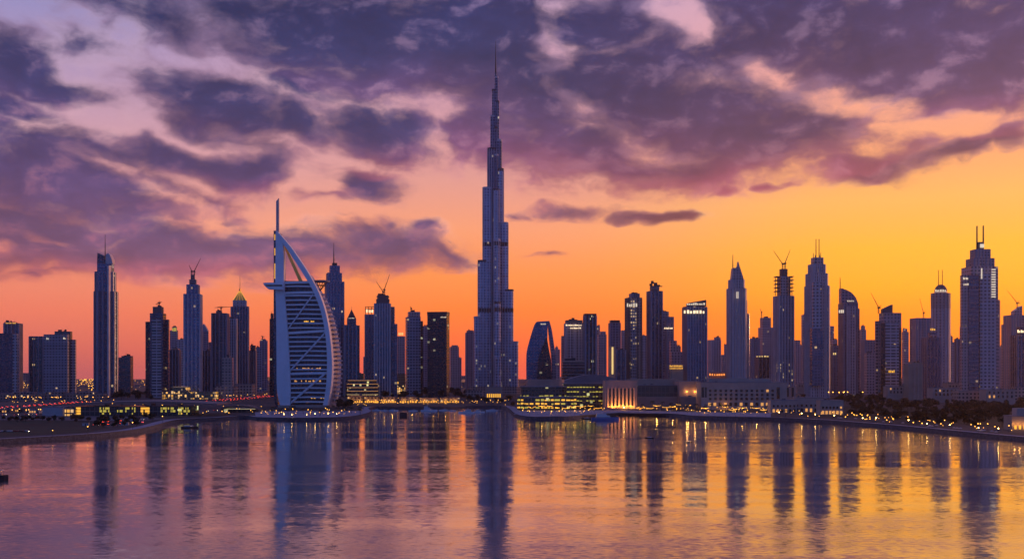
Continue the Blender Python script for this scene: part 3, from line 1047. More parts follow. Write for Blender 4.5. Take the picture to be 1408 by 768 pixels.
bm.strip(SP([(364.5, 391.2), (388, 391.2)], SY - 14), SP([(366.5, 393.4), (388, 393.4)], SY - 14), SY - 14.4, SY - 14.05)
bm.build('lounge_window', 'tinted_glass', pod)
hx, hz, HYd = px(442, SY + 30), pz(386, SY + 30), SY + 30
bm = MB()
hp = [(hx + 13 * cos(2 * pi * k / 20), HYd + 13 * sin(2 * pi * k / 20)) for k in range(20)]
bm.prism(hp, hz - 2.2, hz + .4, bottom=True)
pad = bm.build('helipad', 'roof_grey', sail)
bm = MB()
for k in range(6):
    a = 2 * pi * k / 6
    bm.beam((hx + 9 * cos(a), HYd + 9 * sin(a), hz - 2), (px(436.5, HYd) + 3 * cos(a), HYd + 3 * sin(a), pz(401, HYd)), .6, n=4)
ring = [(hx + 6 * cos(2 * pi * k / 12), HYd + 6 * sin(2 * pi * k / 12), hz - 7) for k in range(13)]
for p, q in zip(ring, ring[1:]):
    bm.beam(p, q, .5, n=4)
bm.build('pad_braces', 'dark_steel', pad)
bm = MB()
bm.prism([(px(x, SY - 4), y) for x, y in ((384, SY - 14), (452, SY - 14), (456, SY + 40), (380, SY + 40))], LZ, LZ + 3.4)
bm.build('podium', 'pale_stone', sail)

# ------------------------------------------------------------------ towers, from the left edge to the right
T = tower
# far left
T('apartment_tower', 'narrow tower at the left edge with pale balcony strips framing dark glass', 2280,
  [('shaft', -6, 25, 458, dict(mat='glass_navy')), ('balcony_strip', -6, 2.5, 459.5, dict(mat='grid_pale', dy=-9, k=.9, rot=0, side=1, slabs=4.6)), ('balcony_strip', 17.3, 25.5, 458.6, dict(mat='grid_pale', dy=-9, k=.9, rot=0, side=1, slabs=4.6))], 'glass_navy', rot=0.06, cat='apartment tower', plant=0)
r_, i_ = T('office_tower', 'dark tower with a yellow crown light behind the narrow left edge tower', 2520,
           [('shaft', 5, 31, 444, dict(ribs=9)), ('crown', 6, 24, 442.4, {})], 'glass_navy', rot=.2)
sign(r_, 8, 22, 443.2, 444.6, 2500, 7, 'window_gold', 'crown_light', 3)
r_, i_ = T('hotel_block', 'broad dark glass block of stepped wings left of the tall blade topped tower', 2320,
           [('main_block', 60, 98, 459.5, dict(mat='grid_grey', slabs=9.2, sd=.6)), ('left_wing', 40, 63, 462, dict(dy=14, side=1, ribs=12)), ('right_wing', 93, 105, 466.5, dict(dy=10, side=1, mat='grid_grey')), ('penthouse', 75, 99.5, 455.3, dict(dy=8, k=.4))], 'glass_teal', k=.55, rot=.12, cat='office block')
sign(r_, 64, 67, 463.5, 466.5, 2318, 2, 'pale_light', 'roof_light', 1)
sign(r_, 87, 91, 463.5, 466, 2318, 2, 'pale_light', 'roof_light', 2)
# blade-topped tower
D = 2180
r_, i_ = T('blade_skyscraper', 'tall slender blue tower with blade shaped crown and antenna standing alone at left', D,
           [('shaft', 129.3, 162, 400.5, dict(ribs=10, mat='glass_navy')), ('upper_shaft', 130.6, 159.2, 373.5, dict(ribs=10)), ('setback', 133.4, 157, 363, {})], 'glass_blue', k=.9, rot=.35, plant=False, ch=.14)
Yb = i_[-1][3]
bm = MB()
bm.strip([(px(a, Yb), pz(b, Yb)) for a, b in ((135.6, 363), (136.3, 348))], [(px(a, Yb), pz(b, Yb)) for a, b in ((146.8, 363), (144.5, 352))], Yb - 9, Yb + 9)
bm.build('left_blade', 'glass_navy', r_)
bm = MB()
la = [(px(a, Yb), pz(b, Yb)) for a, b in ((147, 363), (147.2, 356), (147.8, 350), (150, 348.6))]
lb = [(px(a, Yb), pz(b, Yb)) for a, b in ((156.8, 363), (155.4, 356.5), (153, 351), (150.8, 348.4))]
bm.strip(la, lb, Yb - 8, Yb + 8)
bm.build('right_blade', 'sunset_pink_panel', r_)
bm = MB()
bm.strip([(px(a, Yb - 14), pz(b, Yb - 14)) for a, b in ((150.4, 545), (150.4, 366))], [(px(a, Yb - 14), pz(b, Yb - 14)) for a, b in ((152.6, 545), (152.6, 366))], Yb - 26, Yb - 12)
bm.build('corner_fin', 'pale_rib', r_)
antenna(r_, 144.6, 352, 322, Yb, 1.1, .35)
T('office_block', 'low green lit block tucked against the foot of the blade topped tower', 2480,
  [('main_block', 163, 183.2, 491, {}), ('penthouse', 167, 183, 489, dict(k=.5))], 'glass_teal', cat='office block', rot=.1)
# 200-232 group
D = 2150
r_, i_ = T('apartment_tower', 'dark tower with pale balcony grid and jagged crown left of the twin crane tower', D,
           [('shaft', 206, 228.5, 430.5, {}), ('left_slab', 200, 208.5, 442, dict(mat='dark_slab', dy=8, side=1, rot=.05)), ('balcony_strip', 208.8, 225, 438, dict(mat='balcony', dy=-4, side=1, rot=.03, slabs=4.6)), ('right_slab', 226, 233, 439, dict(mat='glass_navy', dy=9, side=1)), ('crown', 210, 225, 421.5, dict(mat='dark_concrete'))], 'glass_navy', rot=.05, cat='apartment tower')
crane('small crane folded on the jagged crown of the dark balcony tower', 219, 421, 417, i_[-1][3], [(222.5, 414.5), (214, 418.5)])
r_, i_ = T('office_tower', 'slim far tower with a green lit top left of the twin crane tower', 2950,
           [('shaft', 233.5, 245, 454, {}), ('crown', 236.5, 243.5, 449, dict(mat='violet_glass'))], 'grid_grey')
sign(r_, 237, 243, 450.2, 455, i_[-1][3] - 22, 3, 'window_lime', 'crown_light', 5)
T('office_block', 'flat roofed far block beside the green topped slim tower', 2900, [('main_block', 242, 253.5, 466.5, {})], 'grid_pale', cat='office block')
T('apartment_tower', 'shorter dark tower with a reddish rim in front of the green topped slim tower', 2350, [('shaft', 232.6, 248.5, 480.5, dict(ribs=8)), ('crown', 234, 247, 479.3, dict(mat='pink_stone'))], 'dark_slab', cat='apartment tower', rot=.1)
# twin crane tower
D = 2120
r_, i_ = T('unfinished_skyscraper', 'tall blue glass tower under construction carrying two raised cranes left of the gold roofed tower', D,
           [('shaft', 252.8, 278, 404, dict(ribs=9, rmat='pale_rib')), ('upper_shaft', 257, 274.2, 391, dict(ribs=8)), ('crown', 260.3, 270.4, 384, dict(mat='dark_concrete', slabs=4)), ('core', 262.8, 268, 377.5, dict(mat='dark_concrete'))], 'glass_blue', rot=.15, plant=False)
Yc = i_[-1][3]
bm = MB()
for (xa, ya) in ((263, 377.5), (267.6, 377.5)):
    bm.beam((px(xa, Yc), Yc - 2, pz(392, Yc)), (px(xa, Yc), Yc - 2, pz(ya - 1, Yc)), .6, n=4)
for y in (378, 382, 386):
    bm.beam((px(263, Yc), Yc - 2, pz(y, Yc)), (px(267.6, Yc), Yc - 2, pz(y, Yc)), .5, n=4)
bm.build('scaffold', 'dark_steel', r_)
crane('shorter of two raised cranes on the blue tower left of the gold roof', 263.6, 378, 374, Yc, [(259.8, 364)])
crane('longer raised crane leaning right on the blue tower left of the gold roof', 267.2, 378, 374, Yc, [(275.8, 355)])
r_, i_ = T('office_tower', 'far tower with a crescent top close right of the twin crane tower', 2900, [('shaft', 277, 287, 455, {}), ('side_slab', 284, 290.5, 470, dict(side=1, dy=20))], 'violet_glass', plant=False)
Yc = i_[0][3]
bm = MB()
bm.strip([(px(a, Yc), pz(b, Yc)) for a, b in ((278.5, 455), (278.5, 450), (280, 445.5))], [(px(a, Yc), pz(b, Yc)) for a, b in ((286.4, 455), (284.5, 451), (280.6, 445))], Yc - 6, Yc + 6)
bm.build('crescent_crown', 'steel_rib', r_)
T('office_block', 'dark low tower filling the gap right of the twin crane tower', 2420, [('shaft', 277.5, 292, 482, dict(ribs=7))], 'dark_slab', rot=.1)
r_, i_ = T('office_tower', 'dark flat topped tower with a level crane above it left of the gold roofed tower', 2230,
           [('shaft', 291, 315, 430.3, dict(ribs=8)), ('crown', 297, 305.5, 427, dict(mat='dark_concrete'))], 'glass_teal', rot=.1)
crane('level armed crane reaching out towards the gold roofed tower', 304, 427, 423.5, i_[0][3], [(294.8, 422.6), (317, 421.6)])
T('apartment_tower', 'pale ribbed tower squeezed between the level crane tower and the gold roofed tower', 2330, [('shaft', 314.6, 326, 437.5, dict(ribs=6, rmat='pale_rib'))], 'grid_grey', cat='apartment tower', rot=.12)
# gold roof
D = 2380
r_, i_ = T('gold_roofed_skyscraper', 'dark tower with a shining gold pyramid roof and thin antenna', D,
           [('shaft', 317.6, 342.2, 421.5, dict(ribs=7)), ('side_fin', 338.6, 342.8, 421, dict(side=1, mat='grid_grey', dy=-4)), ('drum', 320.8, 339, 412.8, dict(mat='grid_pale', ribs=4, rmat='pale_rib'))], 'glass_navy', rot=.2, plant=False)
poly = i_[2][0]
c0 = (sum(p[0] for p in poly) / 4, sum(p[1] for p in poly) / 4)
bm = MB()
q0 = grow(poly, .3)
bm.prism(q0, i_[2][2], pz(399.5, D), top=[(c0[0] + (p[0] - c0[0]) * .12, c0[1] + (p[1] - c0[1]) * .12) for p in q0])
gr = bm.build('gold_roof', 'gold_leaf_and_glow', r_)
bm = MB()
for p in q0:
    bm.beam((p[0], p[1], i_[2][2]), (c0[0] + (p[0] - c0[0]) * .12, c0[1] + (p[1] - c0[1]) * .12, pz(399.5, D)), .55, n=4)
for a in range(4):
    p, q = q0[a], q0[(a + 1) % 4]
    for t in (.25, .5, .75):
        s0 = (p[0] + (q[0] - p[0]) * t, p[1] + (q[1] - p[1]) * t)
        bm.beam((s0[0], s0[1], i_[2][2]), (c0[0] + (s0[0] - c0[0]) * .12, c0[1] + (s0[1] - c0[1]) * .12, pz(399.5, D)), .4, n=4)
bm.build('roof_lights', 'window_gold', gr)
bm = MB()
bm.ball((c0[0], c0[1], pz(397.5, D)), 2.2, sz=1.6)
bm.build('finial', 'gold_leaf_and_glow', gr)
antenna(r_, CX + FOC * c0[0] / c0[1], 396.5, 378, c0[1], .6, .25)
T('apartment_block', 'short pale stone tower in front of the gold roofed tower', 2080, [('shaft', 305.5, 321, 491.3, dict(slabs=4.6)), ('penthouse', 308, 317, 489.5, {})], 'stone_grid', cat='apartment tower', rot=.15)
T('office_tower', 'dark stepped tower right of the gold roofed tower, below its shoulder', 2450, [('shaft', 342, 352.5, 481.5, dict(ribs=6)), ('upper_shaft', 344, 352, 474.5, {})], 'glass_navy', rot=.1)
r_, i_ = T('apartment_tower', 'distant tower with a little crane left of the sail shaped hotel', 2950, [('shaft', 357, 368, 468, {}), ('crown', 358.5, 366, 466, {})], 'violet_glass')
crane('tiny crane on the distant tower left of the sail shaped hotel', 361, 466, 463.5, i_[0][3], [(358.8, 461.5), (364.5, 462.6)])
T('apartment_tower', 'dim tower low in the gap left of the sail shaped hotel', 2700, [('shaft', 350, 360.5, 480, {}), ('upper_shaft', 351, 358, 477, {})], 'grid_grey', cat='apartment tower')
T('office_tower', 'dark tower half hidden directly behind the mast side of the sail shaped hotel', 2300, [('shaft', 370.6, 378, 438, {}), ('upper_shaft', 372, 376, 431, {})], 'dark_slab')
# behind the sail
D = 2300
r_, i_ = T('spired_skyscraper', 'tall stepped tower with a long spire just right of the sail shaped hotel', D,
           [('shaft', 447, 472.5, 387.5, dict(ribs=8)), ('right_fin', 469.6, 473.6, 387, dict(side=1, dy=6)), ('upper_shaft', 449, 469.6, 375, dict(ribs=8)), ('setback', 452.7, 467.4, 365, {}), ('crown', 456.4, 463.6, 361.3, dict(mat='dark_steel'))], 'glass_blue', rot=.3, plant=False)
antenna(r_, 459, 361.5, 333.5, i_[-1][3], 1.5, .4, 'spire')
r_, i_ = T('pyramid_topped_tower', 'mid height tower with a pointed pyramid top right of the spired tower', 2250,
           [('shaft', 473.2, 490.6, 446.5, dict(ribs=8)), ('right_slab', 488.6, 494.6, 447, dict(side=1, dy=8)), ('upper_shaft', 477, 489.8, 438, {})], 'glass_navy', rot=.2, plant=False)
poly, zt = i_[2][0], i_[2][2]
c0 = (sum(p[0] for p in poly) / 4, sum(p[1] for p in poly) / 4)
bm = MB()
bm.prism(poly, zt, pz(426, 2270), top=[(c0[0] + (p[0] - c0[0]) * .06, c0[1] + (p[1] - c0[1]) * .06) for p in poly])
bm.build('pyramid_roof', 'dark_steel', r_)
sign(r_, 479.5, 487.5, 436.4, 437.6, i_[2][3] - 13, 5, 'pale_light', 'roof_light', 4)
antenna(r_, 483.4, 427, 421, c0[1], .5, .2)
T('apartment_tower', 'thin distant sliver between the pyramid topped tower and the frame crowned tower', 3100, [('shaft', 499.5, 502.5, 490, {})], 'violet_stone', plant=False)
D = 2240
r_, i_ = T('frame_crowned_tower', 'blue tower with an open lit frame on its roof, beside the crane topped tower', D + 60,
           [('shaft', 502, 515.6, 432, dict(ribs=8))], 'glass_blue', rot=.05, plant=False)
Yc = i_[0][3]
bm = MB()
for xa in (502.4, 506.5, 511, 515.2):
    bm.beam((px(xa, Yc - 6), Yc - 6, pz(432, Yc)), (px(xa, Yc - 6), Yc - 6, pz(421.6, Yc)), .7, n=4)
for y in (421.8, 425):
    bm.beam((px(502.2, Yc - 6), Yc - 6, pz(y, Yc)), (px(515.4, Yc - 6), Yc - 6, pz(y, Yc)), .7, n=4)
bm.build('roof_frame', 'dark_steel', r_)
sign(r_, 503.5, 513.5, 424.5, 429.5, Yc - 6, 5, 'lit_sign', 'sign_letters', 8)
r_, i_ = T('unfinished_skyscraper', 'crane topped tower with flared scaffold crown between the sail hotel and the tallest tower', D,
           [('shaft', 514.8, 537, 417, dict(ribs=6, rmat='pale_rib')), ('left_strip', 513.2, 521, 440, dict(side=1, dy=-10, mat='stone_fine', rot=.04)), ('right_slab', 536, 542.6, 421.5, dict(side=1, dy=14, slabs=6, smat='dark_concrete')), ('right_wing', 538.6, 546.4, 445, dict(side=1, dy=4)), ('upper_shaft', 517.4, 535.4, 411, dict(mat='dark_concrete', slabs=3.6, smat='dark_concrete')), ('crown', 518.6, 534.4, 405.8, dict(mat='dark_concrete', slabs=4, sd=2, smat='dark_concrete'))], 'lit_base', rot=.1)
Yc = i_[0][3]
crane('left leaning crane on the tower with the flared scaffold crown', 526.6, 406, 402, Yc, [(517.4, 387)])
crane('right leaning longer crane on the tower with the flared scaffold crown', 528.6, 406, 399, Yc, [(535.8, 377)])
r_, i_ = T('apartment_tower', 'far pale tower with a sign on its roof right of the flared crown tower', 2900, [('shaft', 545.6, 557, 462, dict(slabs=9))], 'violet_stone', cat='apartment tower', plant=False)
sign(r_, 548, 555, 456.8, 460.5, i_[0][3], 3, 'lit_band', 'roof_sign', 5)
r_, i_ = T('apartment_tower', 'grey tower with fine window grid and a tiny crane left of the flat dark slab', 2280,
           [('shaft', 557.6, 578.4, 435.5, dict(slabs=9.2, sd=.5)), ('right_slab', 577.6, 581.6, 441, dict(side=1, dy=8, mat='dark_slab')), ('crown', 560.6, 577.8, 428.5, dict(mat='stone_fine'))], 'grid_grey', rot=.25, cat='apartment tower')
crane('tiny crane on the grey fine grid tower left of the flat dark slab', 565.5, 428.5, 425, i_[0][3], [(563.8, 421.2)])
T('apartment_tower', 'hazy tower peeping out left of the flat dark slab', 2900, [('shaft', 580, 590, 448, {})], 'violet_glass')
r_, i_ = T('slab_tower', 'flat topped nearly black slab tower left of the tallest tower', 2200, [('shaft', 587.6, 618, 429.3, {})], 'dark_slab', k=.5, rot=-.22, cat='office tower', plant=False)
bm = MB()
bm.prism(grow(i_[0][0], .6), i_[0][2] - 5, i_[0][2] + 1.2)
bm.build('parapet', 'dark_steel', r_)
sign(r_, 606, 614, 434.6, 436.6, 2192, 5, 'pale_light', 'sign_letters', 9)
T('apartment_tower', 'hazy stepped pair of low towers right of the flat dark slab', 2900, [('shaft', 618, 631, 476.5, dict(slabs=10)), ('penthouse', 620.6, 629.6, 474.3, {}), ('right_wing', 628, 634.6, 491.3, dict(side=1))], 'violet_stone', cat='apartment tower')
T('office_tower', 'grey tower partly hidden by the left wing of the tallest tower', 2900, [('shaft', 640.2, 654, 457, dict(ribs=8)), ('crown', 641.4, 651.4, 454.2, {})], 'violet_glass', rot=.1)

# right of the tallest tower
D = 2180
gate = thing('slotted_tower', 'blue glass tower with curved sides and a narrow sky slot right of the tallest tower', 'skyscraper', (px(743, D), D, LZ))
GL = smooth_line([(724, 524), (724, 488), (727, 472), (731, 458), (735, 446), (738.4, 441.8)], 3)
GM = smooth_line([(754, 524), (752.5, 488), (752.6, 470), (752.8, 458), (753, 448), (753.2, 441)], 3)
bm = MB()
bm.strip([(px(x, D), pz(y, D)) for x, y in GL], [(px(x, D), pz(y, D)) for x, y in GM], D, D + 34)
bm.build('left_shell', 'glass_blue', gate)
bm = MB()
bm.strip([(px(x, D), pz(y, D)) for x, y in smooth_line([(758.5, 524), (758.4, 492), (756, 470), (754.4, 455), (753.2, 441)], 3)],
         [(px(x, D), pz(y, D)) for x, y in smooth_line([(764.4, 524), (763.6, 490), (761.4, 470), (758.6, 452), (755.4, 440.6)], 3)], D + 4, D + 38)
bm.build('right_shell', 'violet_glass', gate)
bm = MB()
bm.strip([(px(x, D - 16), pz(y, D - 16)) for x, y in ((738.6, 524), (740, 494), (745.5, 478), (751, 464))], [(px(x, D - 16), pz(y, D - 16)) for x, y in ((759, 524), (757.5, 494), (754.5, 478), (752.2, 464))], D - 16, D - 1)
bm.build('lower_wedge', 'dark_slab', gate)
sign(gate, 743.6, 751, 444.2, 446, D - 1, 6, 'pale_light', 'sign_letters', 6)

T('apartment_tower', 'hazy narrow tower behind the left edge of the broad block with lit roof rows', 2850, [('shaft', 771.4, 778, 462, {})], 'violet_glass')
T('apartment_tower', 'faint short tower right of the slotted blue tower', 3000, [('shaft', 762, 770, 480, {}), ('upper_shaft', 763, 767.5, 477, {})], 'violet_stone', cat='apartment tower')
r_, i_ = T('hotel_tower', 'broad grey block with two lit rows under its roof right of the slotted tower', 2240,
           [('shaft', 776, 802.4, 444, dict(ribs=10, rmat='pale_rib')), ('crown', 777, 801, 440, dict(mat='dark_concrete'))], 'stone_fine', k=.6, rot=.08, cat='hotel')
sign(r_, 778, 800, 445.8, 447.6, i_[0][3] - 27, 12, 'lit_sign', 'lit_row', 2)
sign(r_, 784, 799, 449.6, 451.6, i_[0][3] - 27, 9, 'lit_sign', 'lit_row', 4)
T('podium_block', 'wide dark podium at the foot of the broad grey block with lit roof rows', 2120, [('main_block', 772.6, 804, 497.5, dict(slabs=7, sd=.7)), ('roof_edge', 773.4, 803.4, 495.4, dict(mat='pale_stone'))], 'dark_slab', k=.35, rot=.05, cat='office block')
T('office_tower', 'dark narrow tower rising beside the broad grey block with lit roof rows', 2160, [('shaft', 802.2, 820, 433.5, dict(ribs=9)), ('crown', 802, 820.2, 431, dict(mat='dark_steel'))], 'dark_slab', rot=.12, plant=False)
T('apartment_tower', 'stepped hazy tower right of the dark narrow tower', 2700, [('shaft', 820.6, 834, 459.6, dict(slabs=8)), ('crown', 824.6, 833, 455.4, {}), ('left_slab', 819.8, 825, 447.5, dict(side=1, dy=20))], 'violet_stone', cat='apartment tower')
T('office_tower', 'blocky tower with a dark cap above the golden edged slab', 2500, [('shaft', 837, 853, 443.5, dict(ribs=10)), ('crown', 838, 852.4, 440, dict(mat='dark_steel'))], 'violet_glass', rot=.1, plant=False)
r_, i_ = T('lit_edge_tower', 'short slab with a bright golden vertical edge in front of the dark capped tower', 2150, [('shaft', 836.6, 846, 475.5, {})], 'pink_stone', rot=0, cat='office tower', plant=False)
bm = MB()
Yc = 2141
bm.box(px(841.8, Yc), Yc - 6, pz(514, Yc), 3.4, 3, pz(477, Yc) - pz(514, Yc))
bm.build('lit_edge', 'lit_band', r_)
T('office_block', 'dark plain block next to the golden edged slab', 2180, [('shaft', 845.6, 860.4, 480.5, dict(ribs=9))], 'glass_navy', rot=.05)
T('apartment_tower', 'pale distant tower left of the tower with the bright window strip', 3000, [('shaft', 853.8, 860.4, 453.8, {})], 'violet_stone', plant=False, cat='apartment tower')
r_, i_ = T('apartment_tower', 'brown tower with one bright vertical window strip down its front', 2200,
           [('shaft', 859.6, 882.4, 409, dict(ribs=9, rmat='dark_concrete')), ('window_strip', 867, 875, 412, dict(mat='window_strip', side=1, dy=-16, rot=0, k=.3)), ('crown', 865.4, 879, 403.2, dict(mat='dark_concrete', ribs=4))], 'stone_grid', rot=.2, cat='apartment tower')
sign(r_, 862, 877, 416, 421.5, i_[0][3] - 22, 5, 'pale_light', 'crown_light', 12)
T('apartment_tower', 'short grid fronted tower between the window strip tower and the machinery topped tower', 2700, [('shaft', 880.6, 889.4, 461, dict(slabs=8))], 'grid_pale', cat='apartment tower')
r_, i_ = T('office_tower', 'tall dark tower with cluttered machinery on its roof, left of the lit roof sign tower', 2190,
           [('shaft', 889.4, 910.8, 399.8, dict(ribs=8)), ('crown', 893.6, 906.4, 393, dict(mat='dark_concrete', slabs=3))], 'glass_navy', rot=.25)
bm = MB()
Yc = i_[1][3]
for (a, b, y0, y1) in ((893.2, 897, 393, 389.8), (895.2, 898.6, 389.8, 386), (899, 903.6, 393, 388.4), (903.5, 907.4, 393, 391.4), (906, 910.6, 394, 393)):
    bm.box(px((a + b) / 2, Yc), Yc, pz(y0, Yc), px(b, Yc) - px(a, Yc), 6, pz(y1, Yc) - pz(y0, Yc))
bm.build('roof_machinery', 'dark_steel', r_)
r_, i_ = T('office_tower', 'pair of joined slabs with lit band and roof spikes behind the machinery topped tower', 2520, [('shaft', 916, 926, 435.2, dict(ribs=8)), ('left_slab', 909.6, 919.6, 428, dict(side=1, dy=12))], 'violet_glass', rot=.1)
sign(r_, 913.4, 925, 449.5, 452, i_[0][3] - 18, 6, 'lit_sign', 'lit_row', 3)
T('apartment_block', 'low step backed block with golden edge left of the lit roof sign tower', 2360, [('main_block', 921.4, 938, 483.5, {}), ('left_slab', 920.6, 930.6, 468, dict(side=1, dy=6)), ('right_slab', 929, 936, 475.5, dict(side=1, dy=16))], 'violet_stone', cat='apartment block', rot=.05)
r_, i_ = T('lit_podium', 'little glowing yellow podium at the foot of the step backed block', 2100, [('main_block', 920.6, 939.4, 500.5, dict(mat='stone'))], 'stone', cat='podium', rot=0, plant=False)
sign(r_, 920.8, 939.2, 501.6, 504, 2096, 9, 'window_gold', 'lit_window', 6)
sign(r_, 920.8, 939.2, 505, 507, 2096, 9, 'window_gold', 'lit_window', 7)
# lit roof sign tower
D = 2120
r_, i_ = T('office_tower', 'blue striped tower with sloping roof and a glowing row of signs near its top', D,
           [('shaft', 938.4, 972, 420.8, dict(ribs=6, rmat='steel_rib', slant=-1)), ('crown', 943.6, 971.2, 416.5, dict(slant=4.6, mat='dark_concrete', k=.6))], 'lit_base', rot=.12, plant=False)
sign(r_, 940.4, 970.6, 426, 430.6, D - 3, 7, 'lit_sign', 'sign_letters', 14)
sign(r_, 944.4, 970, 416, 419, D + 2, 9, 'pale_light', 'roof_light', 15)
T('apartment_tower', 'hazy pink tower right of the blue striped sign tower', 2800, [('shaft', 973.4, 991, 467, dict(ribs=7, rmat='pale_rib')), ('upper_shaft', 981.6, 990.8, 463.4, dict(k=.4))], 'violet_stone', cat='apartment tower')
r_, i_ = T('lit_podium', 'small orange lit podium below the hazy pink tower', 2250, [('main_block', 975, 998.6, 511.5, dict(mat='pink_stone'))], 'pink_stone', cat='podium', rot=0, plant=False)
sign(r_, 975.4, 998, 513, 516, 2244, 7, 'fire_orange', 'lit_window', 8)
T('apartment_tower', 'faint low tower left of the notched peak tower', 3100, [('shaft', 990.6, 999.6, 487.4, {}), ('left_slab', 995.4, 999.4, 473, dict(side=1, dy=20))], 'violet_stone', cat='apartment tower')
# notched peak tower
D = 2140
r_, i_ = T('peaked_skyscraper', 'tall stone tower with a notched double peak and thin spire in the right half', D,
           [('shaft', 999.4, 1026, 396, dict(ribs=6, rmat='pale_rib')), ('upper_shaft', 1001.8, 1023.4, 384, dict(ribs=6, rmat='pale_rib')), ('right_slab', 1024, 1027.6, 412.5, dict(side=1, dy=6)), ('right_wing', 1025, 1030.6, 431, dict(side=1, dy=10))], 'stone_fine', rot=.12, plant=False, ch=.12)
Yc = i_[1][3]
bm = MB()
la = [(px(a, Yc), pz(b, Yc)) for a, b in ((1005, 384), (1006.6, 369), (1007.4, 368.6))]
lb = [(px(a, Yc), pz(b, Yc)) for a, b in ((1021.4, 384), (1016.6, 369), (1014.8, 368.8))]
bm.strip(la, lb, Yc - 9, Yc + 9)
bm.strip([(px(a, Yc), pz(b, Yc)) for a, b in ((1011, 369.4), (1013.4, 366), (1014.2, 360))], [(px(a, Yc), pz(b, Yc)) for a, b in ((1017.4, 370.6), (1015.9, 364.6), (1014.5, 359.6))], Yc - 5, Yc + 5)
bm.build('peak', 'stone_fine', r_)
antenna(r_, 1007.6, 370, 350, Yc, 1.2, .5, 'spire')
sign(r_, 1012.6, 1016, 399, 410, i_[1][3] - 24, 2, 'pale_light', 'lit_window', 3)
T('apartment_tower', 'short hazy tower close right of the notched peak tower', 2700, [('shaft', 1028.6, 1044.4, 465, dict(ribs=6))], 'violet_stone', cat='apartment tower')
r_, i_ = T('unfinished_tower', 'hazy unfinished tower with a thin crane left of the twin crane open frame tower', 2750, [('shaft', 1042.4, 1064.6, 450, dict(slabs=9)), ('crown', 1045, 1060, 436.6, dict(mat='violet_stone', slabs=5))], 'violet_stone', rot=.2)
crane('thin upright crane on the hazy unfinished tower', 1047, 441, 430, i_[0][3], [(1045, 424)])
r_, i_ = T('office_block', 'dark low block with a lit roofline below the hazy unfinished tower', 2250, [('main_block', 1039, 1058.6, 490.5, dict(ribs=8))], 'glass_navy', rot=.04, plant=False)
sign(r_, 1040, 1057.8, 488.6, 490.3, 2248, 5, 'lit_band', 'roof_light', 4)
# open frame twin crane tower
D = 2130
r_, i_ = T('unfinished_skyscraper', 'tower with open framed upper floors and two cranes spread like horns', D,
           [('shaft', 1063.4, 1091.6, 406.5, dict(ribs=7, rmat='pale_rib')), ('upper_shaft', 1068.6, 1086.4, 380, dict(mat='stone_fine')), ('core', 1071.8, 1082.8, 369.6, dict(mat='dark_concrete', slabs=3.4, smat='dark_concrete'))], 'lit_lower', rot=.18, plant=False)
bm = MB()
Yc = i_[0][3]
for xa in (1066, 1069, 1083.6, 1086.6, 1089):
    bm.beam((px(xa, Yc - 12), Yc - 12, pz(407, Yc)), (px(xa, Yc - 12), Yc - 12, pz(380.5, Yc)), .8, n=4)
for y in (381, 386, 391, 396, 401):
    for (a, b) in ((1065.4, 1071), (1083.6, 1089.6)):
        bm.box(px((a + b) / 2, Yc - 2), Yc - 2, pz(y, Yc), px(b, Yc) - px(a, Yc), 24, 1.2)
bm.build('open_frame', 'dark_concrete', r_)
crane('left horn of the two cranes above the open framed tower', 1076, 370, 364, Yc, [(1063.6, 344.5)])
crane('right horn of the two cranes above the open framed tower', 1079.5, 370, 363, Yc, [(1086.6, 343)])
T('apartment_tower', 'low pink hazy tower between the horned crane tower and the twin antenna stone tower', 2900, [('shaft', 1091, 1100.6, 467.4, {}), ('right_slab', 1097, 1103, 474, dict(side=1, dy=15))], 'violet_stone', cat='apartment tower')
# twin antenna stone tower
D = 2090
T('apartment_tower', 'hazy tower showing along the left edge of the twin antenna stone tower', 2700, [('shaft', 1101.8, 1110, 432.5, {})], 'violet_stone', cat='apartment tower')
r_, i_ = T('twin_antenna_skyscraper', 'stepped stone tower with twin antennas and four corner spikes, right of the horned crane tower', D,
           [('shaft', 1106.4, 1140.6, 392.5, dict(ribs=5, rmat='pale_rib')), ('upper_shaft', 1108, 1138, 375.6, dict(ribs=5, rmat='pale_rib')), ('setback', 1111.4, 1135, 363, dict(ribs=5, rmat='pale_rib')), ('crown', 1115, 1132.6, 354, dict(mat='stone_fine'))], 'violet_stone', rot=.22, plant=False, ch=.1)
Yc = i_[0][3]
bm = MB()
bm.strip([(px(a, Yc - 34), pz(b, Yc - 34)) for a, b in ((1116.6, 530), (1116.6, 451))], [(px(a, Yc - 34), pz(b, Yc - 34)) for a, b in ((1131.4, 530), (1131.4, 451))], Yc - 34, Yc - 20)
bm.build('glass_bay', 'lit_base', r_)
bm = MB()
bm.strip([(px(a, Yc - 30), pz(b, Yc - 30)) for a, b in ((1118, 451), (1118, 388))], [(px(a, Yc - 30), pz(b, Yc - 30)) for a, b in ((1129.6, 451), (1129.6, 388))], Yc - 30, Yc - 20)
bm.build('balcony_bay', 'grid_pale', r_)
for (xa, y1) in ((1118.4, 347.6), (1121, 350.5), (1127, 350.5), (1128.4, 347.2)):
    antenna(r_, xa, 355, y1, Yc - 6, .8, .5, 'corner_spike', 'dark_concrete')
antenna(r_, 1122, 355, 328.4, Yc, .9, .7)
antenna(r_, 1126.2, 355, 328.4, Yc, .9, .7)
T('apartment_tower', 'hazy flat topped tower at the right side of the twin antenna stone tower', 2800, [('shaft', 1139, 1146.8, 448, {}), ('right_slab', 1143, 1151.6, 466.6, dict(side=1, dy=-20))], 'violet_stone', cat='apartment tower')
r_, i_ = T('office_block', 'low block with one lit window left of the quarter sail tower', 2300, [('main_block', 1141.6, 1153.6, 474.5, dict(ribs=7))], 'violet_glass', cat='office block')
